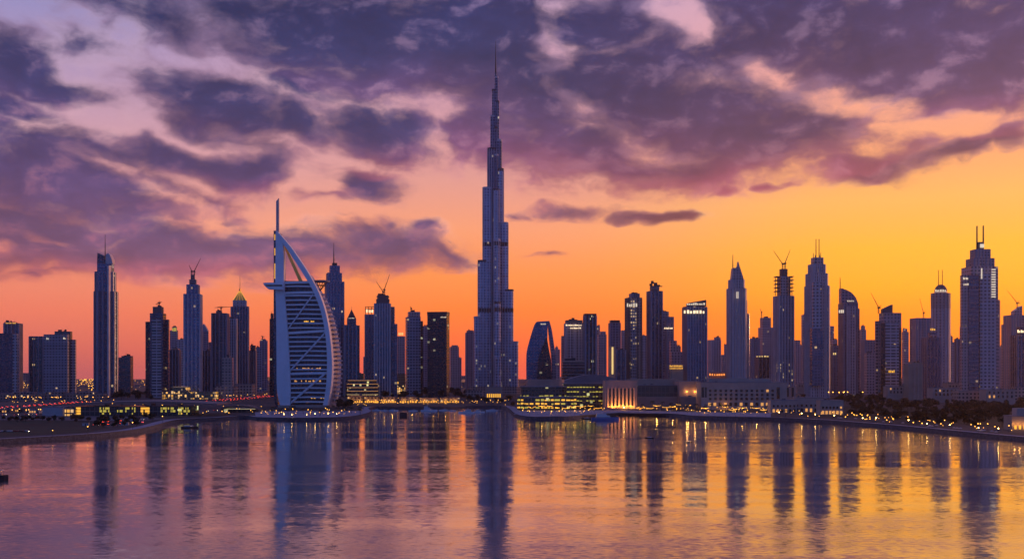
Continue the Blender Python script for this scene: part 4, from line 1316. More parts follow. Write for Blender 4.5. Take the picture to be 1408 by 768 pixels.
sign(r_, 1145.6, 1150.6, 484, 487.4, i_[0][3] - 20, 2, 'lit_band', 'lit_window', 3)
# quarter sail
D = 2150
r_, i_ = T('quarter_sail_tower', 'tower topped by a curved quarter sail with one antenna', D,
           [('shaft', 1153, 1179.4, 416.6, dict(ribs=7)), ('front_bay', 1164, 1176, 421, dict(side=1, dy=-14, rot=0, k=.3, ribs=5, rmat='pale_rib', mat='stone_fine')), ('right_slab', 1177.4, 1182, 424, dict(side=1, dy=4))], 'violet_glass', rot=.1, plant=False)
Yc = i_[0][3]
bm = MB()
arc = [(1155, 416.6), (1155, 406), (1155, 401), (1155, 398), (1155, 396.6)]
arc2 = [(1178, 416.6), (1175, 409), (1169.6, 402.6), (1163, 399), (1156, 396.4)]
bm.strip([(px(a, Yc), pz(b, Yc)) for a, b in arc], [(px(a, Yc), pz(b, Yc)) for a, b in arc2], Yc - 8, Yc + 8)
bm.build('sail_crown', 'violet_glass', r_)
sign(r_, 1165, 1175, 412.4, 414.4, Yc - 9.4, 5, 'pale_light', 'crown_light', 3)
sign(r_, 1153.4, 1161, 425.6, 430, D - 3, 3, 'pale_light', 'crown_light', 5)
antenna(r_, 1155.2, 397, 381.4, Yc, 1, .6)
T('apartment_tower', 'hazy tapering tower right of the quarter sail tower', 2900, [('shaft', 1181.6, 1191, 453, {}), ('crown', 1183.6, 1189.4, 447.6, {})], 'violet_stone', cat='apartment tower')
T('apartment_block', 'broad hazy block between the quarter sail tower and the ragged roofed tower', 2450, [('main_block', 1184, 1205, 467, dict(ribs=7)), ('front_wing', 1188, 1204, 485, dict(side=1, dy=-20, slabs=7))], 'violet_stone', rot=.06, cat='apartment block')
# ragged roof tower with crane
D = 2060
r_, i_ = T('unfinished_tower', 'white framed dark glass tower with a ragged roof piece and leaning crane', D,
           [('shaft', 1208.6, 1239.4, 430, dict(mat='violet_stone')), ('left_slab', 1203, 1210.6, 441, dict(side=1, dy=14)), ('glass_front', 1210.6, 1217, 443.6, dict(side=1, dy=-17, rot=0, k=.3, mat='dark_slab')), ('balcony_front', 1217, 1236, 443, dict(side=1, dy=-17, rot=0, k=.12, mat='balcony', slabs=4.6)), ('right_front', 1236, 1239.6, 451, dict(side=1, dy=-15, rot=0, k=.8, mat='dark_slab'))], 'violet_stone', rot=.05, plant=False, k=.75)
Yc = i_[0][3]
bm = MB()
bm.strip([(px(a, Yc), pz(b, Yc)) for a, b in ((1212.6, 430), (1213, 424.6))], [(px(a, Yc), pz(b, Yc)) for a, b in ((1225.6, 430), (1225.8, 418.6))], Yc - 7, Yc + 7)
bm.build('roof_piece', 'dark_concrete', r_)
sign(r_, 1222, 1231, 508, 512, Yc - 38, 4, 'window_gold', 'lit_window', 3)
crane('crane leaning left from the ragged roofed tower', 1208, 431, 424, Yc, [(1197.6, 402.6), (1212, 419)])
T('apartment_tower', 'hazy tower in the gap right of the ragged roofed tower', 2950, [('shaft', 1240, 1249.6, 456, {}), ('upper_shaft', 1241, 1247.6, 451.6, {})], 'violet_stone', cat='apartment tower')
T('stone_block', 'low sandy stone block with pillars between the ragged roofed tower and the dome topped tower', 1980, [('main_block', 1242, 1266.6, 501, {}), ('penthouse', 1249, 1262, 497, {}), ('right_wing', 1254.4, 1268, 498.5, dict(side=1, dy=-8, k=.4, ribs=8, rmat='pale_stone'))], 'stone', rot=.1, cat='office block')
r_, i_ = T('office_tower', 'flat topped hazy block with a crane beside the dome topped tower', 2500, [('shaft', 1251.4, 1281, 437, dict(ribs=9))], 'violet_stone', rot=.06, plant=False)
crane('thin crane between the flat hazy block and the dome topped tower', 1269.8, 437, 431, i_[0][3], [(1264.6, 410), (1272, 428)])
r_, i_ = T('apartment_tower', 'blue grey tower with a yellow roof sign in front of the dome topped tower', 2120, [('shaft', 1266.8, 1294, 463.5, dict(ribs=8)), ('balcony_strip', 1279, 1287, 460, dict(side=1, dy=-12, rot=0, k=.3, mat='grid_pale')), ('crown', 1276, 1289, 456.6, dict(k=.4))], 'glass_blue', rot=.04, cat='apartment tower', plant=False)
sign(r_, 1279.4, 1286.6, 450.6, 454, i_[0][3], 3, 'window_gold', 'roof_sign', 3)
# dome topped
D = 2280
r_, i_ = T('dome_topped_skyscraper', 'rounded tower with a dome crown and twin antennas left of the tallest right hand tower', D,
           [('shaft', 1280.6, 1306.4, 402.5, dict(ribs=6, rmat='pale_rib')), ('drum', 1284.6, 1302.6, 400, {})], 'violet_stone', rot=.2, plant=False, round=16, k=.9)
poly = i_[1][0]
cx0, cy0 = sum(p[0] for p in poly) / 16, sum(p[1] for p in poly) / 16
bm = MB()
zb = pz(400, D)
for k in range(5):
    f0, f1 = cos(k / 5 * pi / 2), cos((k + 1) / 5 * pi / 2 * .97)
    bm.prism([(cx0 + (p[0] - cx0) * f0, cy0 + (p[1] - cy0) * f0) for p in poly], zb + 16.5 * sin(k / 5 * pi / 2), zb + 16.5 * sin((k + 1) / 5 * pi / 2 * .97), top=[(cx0 + (p[0] - cx0) * f1, cy0 + (p[1] - cy0) * f1) for p in poly], cap=(k == 4))
bm.build('dome', 'dark_concrete', r_)
bm = MB()
add_slabs(bm, i_[0][0], pz(425, D), i_[0][2], 4.4, 2.0, 1.0)
bm.build('balcony_slabs', 'dark_concrete', r_)
sign(r_, 1286, 1301, 397.4, 401, i_[1][3] - 16, 7, 'pale_light', 'crown_light', 6)
antenna(r_, 1290.4, 394, 371, cy0, .8, .6)
antenna(r_, 1295.8, 394, 370.5, cy0, .8, .6)
T('apartment_tower', 'slim hazy tower right of the dome topped tower', 2750, [('shaft', 1304, 1313.6, 470, {}), ('upper_shaft', 1306, 1310, 462, {})], 'violet_stone', cat='apartment tower')
T('office_tower', 'short blue tower left of the tallest right hand tower', 2420, [('shaft', 1312.4, 1320.6, 465.5, dict(ribs=7))], 'glass_navy')
# big right tower
D = 1960
r_, i_ = T('twin_antenna_skyscraper', 'largest tower at right, broad stepped stone top with two thick antennas', D,
           [('shaft', 1321.8, 1372.4, 366.6, dict(mat='violet_stone')), ('setback', 1328.6, 1366.8, 355, dict(mat='stone_fine', ribs=8)), ('upper_setback', 1334.4, 1361.4, 342.6, dict(mat='stone_fine', ribs=8)), ('crown', 1343, 1352.6, 332.6, dict(mat='dark_concrete')),
            ('left_shoulder', 1319.4, 1326, 449, dict(side=1, dy=4)), ('right_shoulder', 1370, 1375, 412, dict(side=1, dy=6, slabs=5))], 'violet_stone', rot=.04, plant=False, k=.75)
Yc = i_[0][3]
for (part, a, b, y, mt, dd, op) in (('glass_front', 1332, 1346, 378, 'lit_base', -31, 8), ('window_grid', 1347.4, 1369.6, 376, 'grid_pale', -30, 0), ('left_grid', 1323, 1331.4, 378, 'stone_fine', -29, 0)):
    bm = MB()
    Yq = Yc + dd
    bm.strip([(px(a, Yq), LZ), (px(a, Yq), pz(y, Yq))], [(px(b, Yq), LZ), (px(b, Yq), pz(y, Yq))], Yq, Yc - 20)
    o = bm.build(part, mt, r_)
    if op:
        sb = MB()
        zz = 30
        while zz < pz(y, Yq) - 4:
            sb.box((px(a, Yq) + px(b, Yq)) / 2, Yq - .6, zz, px(b, Yq) - px(a, Yq) - .6, 1.2, .9)
            zz += op
        sb.build('balcony_slabs', 'pale_concrete', o)
bm = MB()
y = 369.6
while y < 408:
    Yq = Yc - 31
    bm.box(px(1366.2, Yq), Yq, pz(y + 1.5, Yq), px(1369, Yq) - px(1363.4, Yq), .8, 2.0)
    y += 3.4
bm.build('lit_balconies', 'pale_light', r_)
sign(r_, 1324.4, 1331.6, 381, 384, Yc - 30, 4, 'pale_light', 'lit_window', 2)
sign(r_, 1325, 1332, 389, 392, Yc - 30, 4, 'pale_light', 'lit_window', 4)
sign(r_, 1349, 1351.4, 367, 383, Yc - 31, 1, 'pale_light', 'lit_window', 5)
antenna(r_, 1343.3, 342, 310.5, Yc, 1.5, 1.2)
antenna(r_, 1352, 342, 310, Yc, 1.5, 1.2)
bm = MB()
bm.box(px(1347.8, Yc), Yc - 8, pz(341, Yc), 7, 2, 7)
bm.build('crown_light', 'pale_light', r_)
T('apartment_tower', 'hazy low wing with balcony rows right of the largest right hand tower', 2550, [('shaft', 1373, 1386, 476, dict(slabs=7))], 'violet_stone', cat='apartment tower')
r_, i_ = T('unfinished_tower', 'hazy unfinished tower with slanted crown and crane at the right edge', 2500, [('shaft', 1380, 1412, 433, dict(mat='violet_stone', ribs=8)), ('left_slab', 1376.6, 1383, 446, dict(side=1, dy=20)), ('crown', 1390, 1405.6, 428, dict(slant=8))], 'violet_stone', rot=.1, plant=False)
crane('crane leaning left from the slanted crown at the right edge', 1398.5, 424, 417.5, i_[0][3], [(1385.4, 399.4), (1402, 413)])
r_, i_ = T('office_tower', 'dark blue tower with small sign at the right edge before the slanted crown', 2020, [('shaft', 1389.4, 1418, 460.4, dict(ribs=8)), ('crown', 1397.6, 1416, 449, dict(k=.6))], 'glass_navy', rot=.08, plant=False)
sign(r_, 1399, 1408, 453, 457, 2018, 4, 'lit_sign', 'sign_letters', 2)

# ------------------------------------------------------------------ the faint city beyond
r2 = random.Random(11)
bm = MB()
for i in range(420):
    Y = r2.uniform(3600, 7600)
    x = r2.uniform(-30, 1440)
    h = r2.choice([8, 10, 12, 16, 20, 26]) * r2.uniform(.7, 1.3)
    if r2.random() < .12:
        h *= 2.6
    if 100 < x < 230:
        h *= .6
    bm.box(px(x, Y), Y, LZ, r2.uniform(20, 70), r2.uniform(20, 60), h, r2.uniform(-.4, .4), bottom=False)
tag(bm.build('distant_city', 'far_city'), 'faint low rooftops and lights of the city reaching to the horizon', 'city', kind='stuff')
bm = MB()
for i in range(260):
    Y = r2.uniform(2700, 6800)
    x = r2.choice([r2.uniform(24, 40), r2.uniform(104, 131), r2.uniform(104, 131), r2.uniform(160, 202), r2.uniform(290, 360), r2.uniform(490, 520), r2.uniform(620, 650), r2.uniform(710, 1400)])
    bm.ball((px(x, Y), Y, LZ + r2.uniform(6, 14)), r2.uniform(.7, 1.5) * Y / 4500, 5, 4)
tag(bm.build('distant_lights', 'bulb_light'), 'pinprick lights scattered over the far city', 'lights', kind='stuff')

# ------------------------------------------------------------------ low buildings along the shore
def low(name, label, cat, x0, x1, ytop, ybase, depth, mat, part='wall', rot=0.0, roof='roof_grey', parapet=True, group=None, base_y=None):
    Y = ground_depth(ybase)
    xa, xb = px(x0, Y), px(x1, Y)
    root = thing(name, label, cat, ((xa + xb) / 2, Y, LZ), group)
    z1 = pz(ytop, Y)
    bm = MB()
    bm.prism(rect((xa + xb) / 2, Y + depth / 2, xb - xa, depth, rot), LZ, z1 - .8)
    bm.build(part, mat, root)
    if parapet:
        bm = MB()
        bm.prism(rect((xa + xb) / 2, Y + depth / 2, xb - xa + .8, depth + .8, rot), z1 - .8, z1, bottom=True)
        bm.build('roof', roof, root)
    r2 = random.Random(int(x0 * 3 + ybase))
    for q in range(max(1, int((xb - xa) / 22))):
        bm = MB()
        bm.box(r2.uniform(xa + 4, xb - 4), Y + depth * r2.uniform(.4, .8), z1 + .01, r2.uniform(2, 6), r2.uniform(2, 5), r2.uniform(1, 2.6), bottom=False)
        bm.build('roof_unit', 'dark_concrete', root)
    return root, Y, xa, xb, z1


def window_row(root, Y, xa, xb, z, n, w, h, mat='deep_window', name='window', every=None, lit=0, seed=0, proud=.12):
    """Each window its own part; copies share one mesh."""
    r2 = random.Random(seed)
    first = {}
    w0 = world_of(root)
    for i in range(n):
        x = xa + (xb - xa) * (i + .5) / n
        mt = 'window_amber' if r2.random() < lit else mat
        if mt not in first:
            bm = MB()
            bm.box(0, 0, 0, w, .5, h)
            o = bm.build(name, mt, None, origin=(0, 0, 0))
            first[mt] = o
        else:
            o = first[mt].copy()
            col.objects.link(o)
        o.parent = root
        o.location = (x - w0[0], Y - proud - w0[1], z - w0[2])


# left: the row of flats beyond the highway
for i, (a, b, t, lab) in enumerate(((-8, 19, 540.5, 'low lit apartment block at the left edge beyond the highway'), (20, 44, 538.8, 'second low lit apartment block from the left edge, below the broad glass block'),
                                    (44.6, 62, 540, 'small flat roofed apartment block under the middle of the broad glass block'), (63, 87, 538.2, 'pale apartment block with a bright corner under the right wing of the broad glass block'),
                                    (88, 105, 540.4, 'lower brown apartment block right of the broad glass block'), (106, 128.5, 538.6, 'apartment block at the foot of the blade topped tower'), (129, 142, 541, 'last apartment block in the row, under the blade topped tower'))):
    low('apartment_block', lab, 'apartment block', a, b, t, 550.5, 22, 'lit_flats', group='low apartment row beyond the highway')
# the golden lit hall
hall, Y, xa, xb, z1 = low('golden_hall', 'three part hall glowing gold below the twin crane tower', 'hall', 222, 295, 538, 548.3, 26, 'golden_hall', roof='brown_roof')
bm = MB()
bm.prism(rect(px(246.5, Y), Y + 10, px(257, Y) - px(236, Y), 24), LZ, pz(531.5, Y))
bm.build('centre_block', 'golden_hall', hall)
for x in (222.6, 235, 258, 268, 281, 294.4):
    bm = MB()
    bm.box(px(x, Y), Y - .6, LZ, 1.6, 1.2, pz(537.4, Y) - LZ)
    bm.build('pillar', 'stone', hall)
low('stone_block', 'plain brown stone block right of the golden hall', 'building', 295.6, 322, 530.5, 547.5, 30, 'stone_grid')
low('stone_block', 'taller rear stone block between the golden hall and the red traffic', 'building', 318, 346.5, 527.4, 546.4, 30, 'stone_grid')
# the long glass hall on the water side
th, Y, xa, xb, z1 = low('exhibition_hall', 'long low glass hall with sweeping brown roof and lit yellow rooms on the left shore', 'hall', 104, 262, 557.5, 571, 34, 'teal_hall', part='glass_wall', parapet=False)
bm = MB()
n = 14
la = [(xa - 6 + (xb - xa + 40) * i / n, z1 + 2.5 + 3.2 * sin(pi * i / n)) for i in range(n + 1)]
bm.strip(la, [(x, z - 1.6) for x, z in la], Y - 3, Y + 60)
bm.build('roof', 'brown_roof', th)
for (a, b, mt) in ((104.5, 111, 'window_gold'), (135, 151, 'window_lime'), (161, 187, 'window_lime'), (193.5, 203.5, 'window_gold'), (221, 240, 'window_lime'), (243, 260, 'window_lime')):
    r2 = random.Random(int(a))
    x = a
    while x < b:
        w = r2.uniform(1.0, 2.4)
        for (ya, yb) in ((559.6, 562.4), (563.2, 566.2), (567, 569.4)):
            if r2.random() < (.95 if mt == 'window_gold' else .42):
                bm = MB()
                bm.box(px(x + w / 2, Y), Y - .2, pz(yb, Y), px(x + w * .85, Y) - px(x, Y), .3, pz(ya, Y) - pz(yb, Y))
                bm.build('lit_window', mt, th)
        x += w
low('concrete_wing', 'windowless pale concrete wing at the left end of the long glass hall', 'building', 58, 86, 559, 571.5, 26, 'pale_concrete')
gl, Y, xa, xb, z1 = low('lit_kiosk', 'small hall glowing orange beside the pale concrete wing', 'kiosk', 87, 103.4, 561.5, 571.2, 18, 'golden_hall')
bm = MB()
Y = ground_depth(566.5)
la = [(px(303 + 52 * i / 12, Y), LZ + 4 + 5 * sin(pi * i / 12) ** .7) for i in range(13)]
root = thing('shore_pavilion', 'dark arched roof pavilion on the shore left of the sail hotel', 'pavilion', (px(328, Y), Y, LZ))
bm.strip(la, [(x, z - 1.2) for x, z in la], Y, Y + 30)
bm.build('roof', 'dark_steel', root)
bm = MB()
bm.box(px(328, Y), Y + 15, LZ, px(350, Y) - px(307, Y), 20, 4)
bm.build('glass_wall', 'teal_hall', root)
# centre
Y0 = ground_depth(546)
th = thing('terraced_hotel', 'rounded terraced building with lit balcony rings right of the sail hotel', 'hotel', (px(498, Y0), Y0 + 30, LZ))
for i in range(5):
    za, zb = LZ + (pz(521.5, Y0) - LZ) * i / 5, LZ + (pz(521.5, Y0) - LZ) * (i + 1) / 5
    q, s = fit(unit_poly(.7, 0, 0, 20), 476.4 + (i > 3) * 1.5, 520.6 - (i > 3) * 2, Y0 + 30)
    bm = MB()
    bm.prism(grow(q, -1.6), za, zb - 1.6)
    fl = bm.build('storey', 'mall_glass', th)
    bm = MB()
    bm.prism(q, zb - 1.6, zb, bottom=True)
    bm.build('balcony_ring', 'stone', fl)
    bm = MB()
    bm.prism(grow(q, -.9), zb - 2.3, zb - 1.7, bottom=True)
    bm.build('ring_light', 'window_amber' if i else 'lit_band', fl)
low('lit_box', 'small orange lit box on top behind the rounded terraced building', 'building', 490.6, 500, 513, 542.5, 12, 'golden_hall')
low('lit_box', 'orange lit cube below the far pale tower with the roof sign', 'building', 546, 557, 513.5, 541, 12, 'golden_hall')
for (a, b, t, lab) in ((478, 499, 543.5, 'lit waterfront arcade nearest the sail hotel'), (501, 521, 544.5, 'lit waterfront arcade in front of the rounded terraced building'), (524, 545, 545.2, 'lit arcade below the crane topped flared tower'),
                       (549, 573, 545.6, 'long lit arcade behind the moored yachts'), (577, 602, 546.4, 'dim lit arcade under the flat dark slab tower'), (606, 632, 546.2, 'last lit arcade before the open water gap')):
    root, Y, xa, xb, z1 = low('waterfront_arcade', lab, 'arcade', a, b, t, 553.5, 14, 'lit_flats', roof='brown_roof', group='lit arcades along the yacht basin')
    window_row(root, Y, xa, xb, LZ + .6, 7, 2.0, 2.6, 'window_gold', 'lit_window', seed=3)
    for q in (.25, .75):
        ld = bpy.data.lights.new('arcade_fill_light', 'POINT')  # added fill light, warms the ground and the arcade front
        ld.energy, ld.color, ld.shadow_soft_size = 1500, (1, .46, .08), .4
        lo = bpy.data.objects.new('arcade_fill_light', ld)
        col.objects.link(lo)
        lo.parent = root
        lo.location = ((q - .5) * (xb - xa), -5 , 4.5)
root, Y, xa, xb, z1 = low('lit_pavilion', 'stone pavilion glowing orange at the foot of the tallest tower', 'pavilion', 667, 691, 531.5, 546.5, 22, 'pink_stone')
window_row(root, Y, xa + 3, xb - 3, LZ + 1, 7, 2.6, 7.5, 'window_gold', 'lit_window')
low('low_terrace', 'dim flat roofed terrace left of the tallest tower base', 'building', 640, 664, 536.5, 545, 25, 'stone_grid')
# mall
mall = thing('waterfront_mall', 'large glass fronted mall with glowing yellow floors on the curved quay', 'mall', (px(770, 1480), 1480, LZ))
Y = 1560
q, s = fit(unit_poly(.6, 0, 0, 24), 724, 775.6, Y + 30)
bm = MB()
bm.prism(q, LZ, pz(521.5, Y))
bm.build('drum', 'pink_stone', mall)
for (yt, yb, x0, x1, Yf, mt, kk) in ((532, 564, 716, 779, 1470, 'mall_glass', .35), (527.6, 562, 774, 830, 1500, 'mall_glass', .4), (546.6, 566, 711.5, 793, 1425, 'mall_glass', .28)):
    q, s = fit(unit_poly(kk, 0, 0, 28) if x0 < 770 else unit_poly(kk, .05, .06), x0, x1, Yf + 20)
    bm = MB()
    bm.prism(q, LZ, pz(yt, Yf))
    wg = bm.build('glass_wing', mt, mall)
    bm = MB()
    bm.prism(grow(q, 1.2), pz(yt, Yf), pz(yt, Yf) + 1.4, bottom=True)
    bm.build('roof', 'roof_grey', wg)
    rows = {716: ((543, 544.6),), 774: ((531, 532.6), (537.4, 539), (544, 545.4), (550, 551.4)), 711.5: ((548.4, 551), (553.4, 556), (559, 561.4))}[x0]
    for (ya, yb2) in rows:
        k = 0
        nn = len(q)
        for i in range(nn):
            a, b = q[i], q[(i + 1) % nn]
            ex, ey = b[0] - a[0], b[1] - a[1]
            L = hypot(ex, ey)
            if L < 1.5 or ey / L * 1.0 > .8 or -ex / L > -.15:
                continue
            m_ = max(1, int(L / 4.5))
            for j in range(m_):
                if rnd.random() < (.2 if x0 == 716 else .12):
                    continue
                t = (j + .5) / m_
                cx, cy = a[0] + ex * t + ey / L * .3, a[1] + ey * t - ex / L * .3
                bm = MB()
                bm.box(cx, cy, pz(yb2, Yf), L / m_ * rnd.uniform(.55, .9), .3, (pz(ya, Yf) - pz(yb2, Yf)) * rnd.uniform(.55, 1), math.atan2(ey, ex))
                bm.build('lit_window', 'window_lime' if x0 != 711.5 else ('window_gold' if rnd.random() < .75 else 'window_lime'), wg)
bm = MB()
Yv = 1800
n = 16
la = [(px(776 + 78 * i / n, Yv), pz(523, Yv) + (pz(514.4, Yv) - pz(523, Yv)) * sin(pi * i / n)) for i in range(n + 1)]
bm.strip(la, [(x, pz(526, Yv)) for x, z in la], Yv, Yv + 60)
vault = bm.build('vault', 'roof_grey', None, origin=(px(815, Yv), Yv, pz(526, Yv)))
tag(vault, 'shallow grey vaulted roof rising behind the glass mall', 'hall roof')
bm = MB()
bm.box(px(815, Yv), Yv + 30, LZ, px(852, Yv) - px(778, Yv), 58, pz(526, Yv) - LZ - .1)
bm.build('hall_wall', 'stone', vault, origin=None)
# pillared stone front
ph, Y, xa, xb, z1 = low('pillared_hall', 'tall pinkish stone hall with slim pillars lit from below, middle of the mall front', 'hall', 832, 876, 522.6, 563.5, 40, 'pink_stone')
for i in range(8):
    x = xa + (xb - xa) * (.09 + .82 * i / 7)
    bm = MB()
    bm.box(x, Y - .8, LZ, 2.4, 1.6, pz(532, Y) - LZ)
    bm.build('pillar', 'pink_stone', ph)
    if i < 7:
        bm = MB()
        x2 = xa + (xb - xa) * (.09 + .82 * (i + .5) / 7)
        bm.box(x2, Y - .1, LZ + 6, 2.8, .5, pz(533, Y) - LZ - 7)
        bm.build('tall_window', 'deep_window', ph)
        ld = bpy.data.lights.new('wall_uplight', 'SPOT')
        ld.energy, ld.color, ld.spot_size, ld.spot_blend, ld.shadow_soft_size = 17000, (1, .40, .06), R(110), .8, .4
        lo = bpy.data.objects.new('wall_uplight', ld)
        col.objects.link(lo)
        lo.parent = ph
        w0 = world_of(ph)
        lo.location = (x2 - w0[0], Y - 5 - w0[1], 1.2)
        lo.rotation_euler = (R(180 - 14), 0, 0)
gh, Y, xa, xb, z1 = low('glass_gallery', 'long dark glass gallery with flat roof between the pillared hall and the two lamp wall', 'gallery', 876.6, 933, 529, 561, 30, 'teal_hall', part='glass_wall')
bm = MB()
bm.box((xa + xb) / 2, Y - 1.2, LZ, xb - xa, 2.2, pz(545, Y) - LZ)
bm.build('stone_base', 'pink_stone', gh)
bm = MB()
bm.box((xa + xb) / 2 - 4, Y + 46, LZ, xb - xa + 10, 30, pz(521, Y) - LZ)
bm.build('rear_hall', 'stone', gh)
wl, Y, xa, xb, z1 = low('blank_wall_block', 'plain sandy block with two round wall lamps left of the grid window hotel', 'building', 933.5, 963.6, 523.5, 561.5, 40, 'pink_stone')
for x in (944.5, 955.5):
    bm = MB()
    bm.ball((px(x, Y - 1), Y - 1, pz(538, Y)), .9)
    bm.build('wall_lamp', 'bulb_light', wl)
    ld = bpy.data.lights.new('wall_light', 'POINT')
    ld.energy, ld.color, ld.shadow_soft_size = 1300, (1, .5, .14), .6
    lo = bpy.data.objects.new('wall_light', ld)
    col.objects.link(lo)
    lo.parent = wl
    w0 = world_of(wl)
    lo.location = (px(x, Y - 3.2) - w0[0], Y - 3.2 - w0[1], pz(538, Y) - w0[2])
low('dark_shed', 'low dark shed in front of the two lamp wall block', 'building', 936, 957, 545, 563, 12, 'dark_concrete')
hh, Y, xa, xb, z1 = low('grid_hotel', 'wide pinkish hotel with three rows of square dark windows on the quay', 'hotel', 964, 1082, 525, 563, 42, 'pale_stone')
for (yr, hgt) in ((538.4, 3.4), (544, 3.4), (549.6, 3.4)):
    window_row(hh, Y, px(973, Y), px(1066, Y), pz(yr, Y), 13, 3.4, hgt, 'deep_window', 'window', lit=.02, seed=int(yr))
window_row(hh, Y, px(972, Y), px(1066, Y), pz(557.5, Y), 13, 3.8, 4.5, 'deep_window', 'arcade_window', lit=.35, seed=7)
for (a, b, y0, y1) in ((964.6, 968, 532, 546), (969.4, 971.6, 532, 546), (1068, 1072, 532, 548)):
    bm = MB()
    bm.box(px((a + b) / 2, Y), Y - .1, pz(y1, Y), px(b, Y) - px(a, Y), .6, pz(y0, Y) - pz(y1, Y))
    bm.build('tall_window', 'deep_window', hh)
bm = MB()
bm.box(px(1022, Y), Y + 30, z1, 90, 16, 5, bottom=False)
bm.build('rear_storey', 'pale_stone', hh)
tb, Y, xa, xb, z1 = low('gate_block', 'square hotel end block with one large dark opening', 'building', 1071, 1094, 530.5, 562, 26, 'pale_stone')
bm = MB()
bm.box(px(1079, Y), Y - .1, pz(545, Y), px(1084.5, Y) - px(1073.5, Y), .6, pz(532.6, Y) - pz(545, Y))
bm.build('dark_opening', 'deep_window', tb)
bm = MB()
bm.box(px(1090, Y), Y - .1, pz(545, Y), 3.4, .6, pz(532.6, Y) - pz(545, Y))
bm.build('tall_window', 'deep_window', tb)
for (a, b, t, bs, lab) in ((1060, 1096, 549.5, 567.5, 'stepped terrace with dark arches in front of the square end block'), (1092, 1132, 546, 566.5, 'low terrace wing right of the square end block'), (1128, 1160, 549.5, 570, 'arched villa glowing yellow at its base beside the park trees')):
    root, Y, xa, xb, z1 = low('terrace_villa', lab, 'villa', a, b, t, bs, 18, 'pale_stone')
    window_row(root, Y, xa + 1, xb - 1, LZ + 1, 6, 2.8, 4.2, 'deep_window', 'arch_window', lit=.7 if a == 1128 else .3, seed=int(a))
    window_row(root, Y, xa + 1, xb - 1, LZ + 8, 6, 2.2, 2.6, 'deep_window', 'window', lit=.08, seed=int(a) + 1)
# pale flats and resort buildings behind the park
for (a, b, t, bs, mt, lab) in ((1096, 1122, 527.5, 541, 'pale_stone', 'flat pale rooftop block just behind the square end block'), (1124, 1152, 529, 540, 'stone_grid', 'low pale block under the quarter sail tower, left of the trees'), (1155, 1180, 531, 541, 'pale_stone', 'small flat block under the hazy tapering tower'),
                               (1183, 1204, 531.5, 540.5, 'stone_grid', 'far small block under the ragged roofed tower, left part'), (1221, 1262, 530.5, 549, 'pale_stone', 'long white resort block nearest the park trees, left wing'), (1236, 1290, 527, 545, 'stone_grid', 'terraced resort roofs stepping up behind the left wing'),
                               (1283, 1318, 532.6, 553.5, 'pale_stone', 'plain pale resort block with few windows in the middle of the resort'), (1303, 1344, 526, 546, 'pale_stone', 'resort podium with a dark window row below the largest right hand tower'), (1318, 1352, 536.5, 555, 'stone_grid', 'low resort link building with warm lights behind the tree tops'), (1346, 1371, 529, 548, 'pale_stone', 'resort block with square openings under the window grid of the largest tower'), (1356, 1396, 535, 556, 'pale_stone', 'right end resort villa with two tall dark openings'), (1396, 1440, 532, 552, 'stone_grid', 'dim low block at the right edge behind the trees')):
    root, Y, xa, xb, z1 = low('resort_block', lab, 'building', a, b, t, bs, 26, mt)
    if mt == 'pale_stone':
        window_row(root, Y, xa + 2, xb - 2, z1 - (7 if t > 527 else 9), max(4, int((xb - xa) / 7)), 2.6, 3.6, 'deep_window', 'window', lit=.06, seed=int(a))
        if a in (1356, 1283, 1221):
            window_row(root, Y, xa + 2, xb - 2, z1 - 14, max(4, int((xb - xa) / 7)), 2.6, 4.4, 'deep_window', 'window', lit=.5 if a == 1356 else .1, seed=int(a) + 2)
root, Y, xa, xb, z1 = low('lit_villa', 'stone corner villa lit orange at the right edge of the quay', 'villa', 1391.5, 1426, 571, 591, 16, 'stone')
bm = MB()
bm.box(px(1412, Y), Y + 9, z1, px(1424, Y) - px(1403, Y), 9, pz(561, Y) - z1, bottom=False)
bm.build('upper_storey', 'pale_stone', root)
window_row(root, Y, xa + 1, xb - 1, LZ + 1, 5, 1.8, 3.4, 'window_gold', 'lit_window')
for x in (1395, 1402, 1410):
    ld = bpy.data.lights.new('wall_light', 'POINT')
    ld.energy, ld.color, ld.shadow_soft_size = 500, (1, .45, .1), .4
    lo = bpy.data.objects.new('wall_light', ld)
    col.objects.link(lo)
    lo.parent = root
    w0 = world_of(root)
    lo.location = (px(x, Y - 2.4) - w0[0], Y - 2.4 - w0[1], 5.5)

# ------------------------------------------------------------------ trees
def crown_mesh(bm, c, rx, rz, n, r2, leaf=1.3):
    lobes = [(c[0] + r2.uniform(-.55, .55) * rx, c[1] + r2.uniform(-.55, .55) * rx, c[2] + r2.uniform(-.4, .5) * rz, r2.uniform(.35, .62)) for _ in range(7)]
    for _ in range(n):
        L = r2.choice(lobes)
        th, ph = r2.uniform(0, 2 * pi), math.acos(r2.uniform(-1, 1))
        rr = L[3] * r2.uniform(.55, 1.05)
        p = (L[0] + rx * rr * sin(ph) * cos(th), L[1] + rx * rr * sin(ph) * sin(th), L[2] + rz * rr * cos(ph))
        a = r2.uniform(0, 2 * pi)
        t = r2.uniform(-.9, .9)
        s = leaf * r2.uniform(.6, 1.25)
        u = (cos(a) * s, sin(a) * s, t * s * .5)
        v = (-sin(a) * s * .6, cos(a) * s * .6, s * .55 * r2.uniform(-1, 1))
        bm.face([tuple(p[i] - u[i] for i in range(3)), tuple(p[i] + v[i] for i in range(3)), tuple(p[i] + u[i] for i in range(3)), tuple(p[i] - v[i] for i in range(3))])


PROTO = []


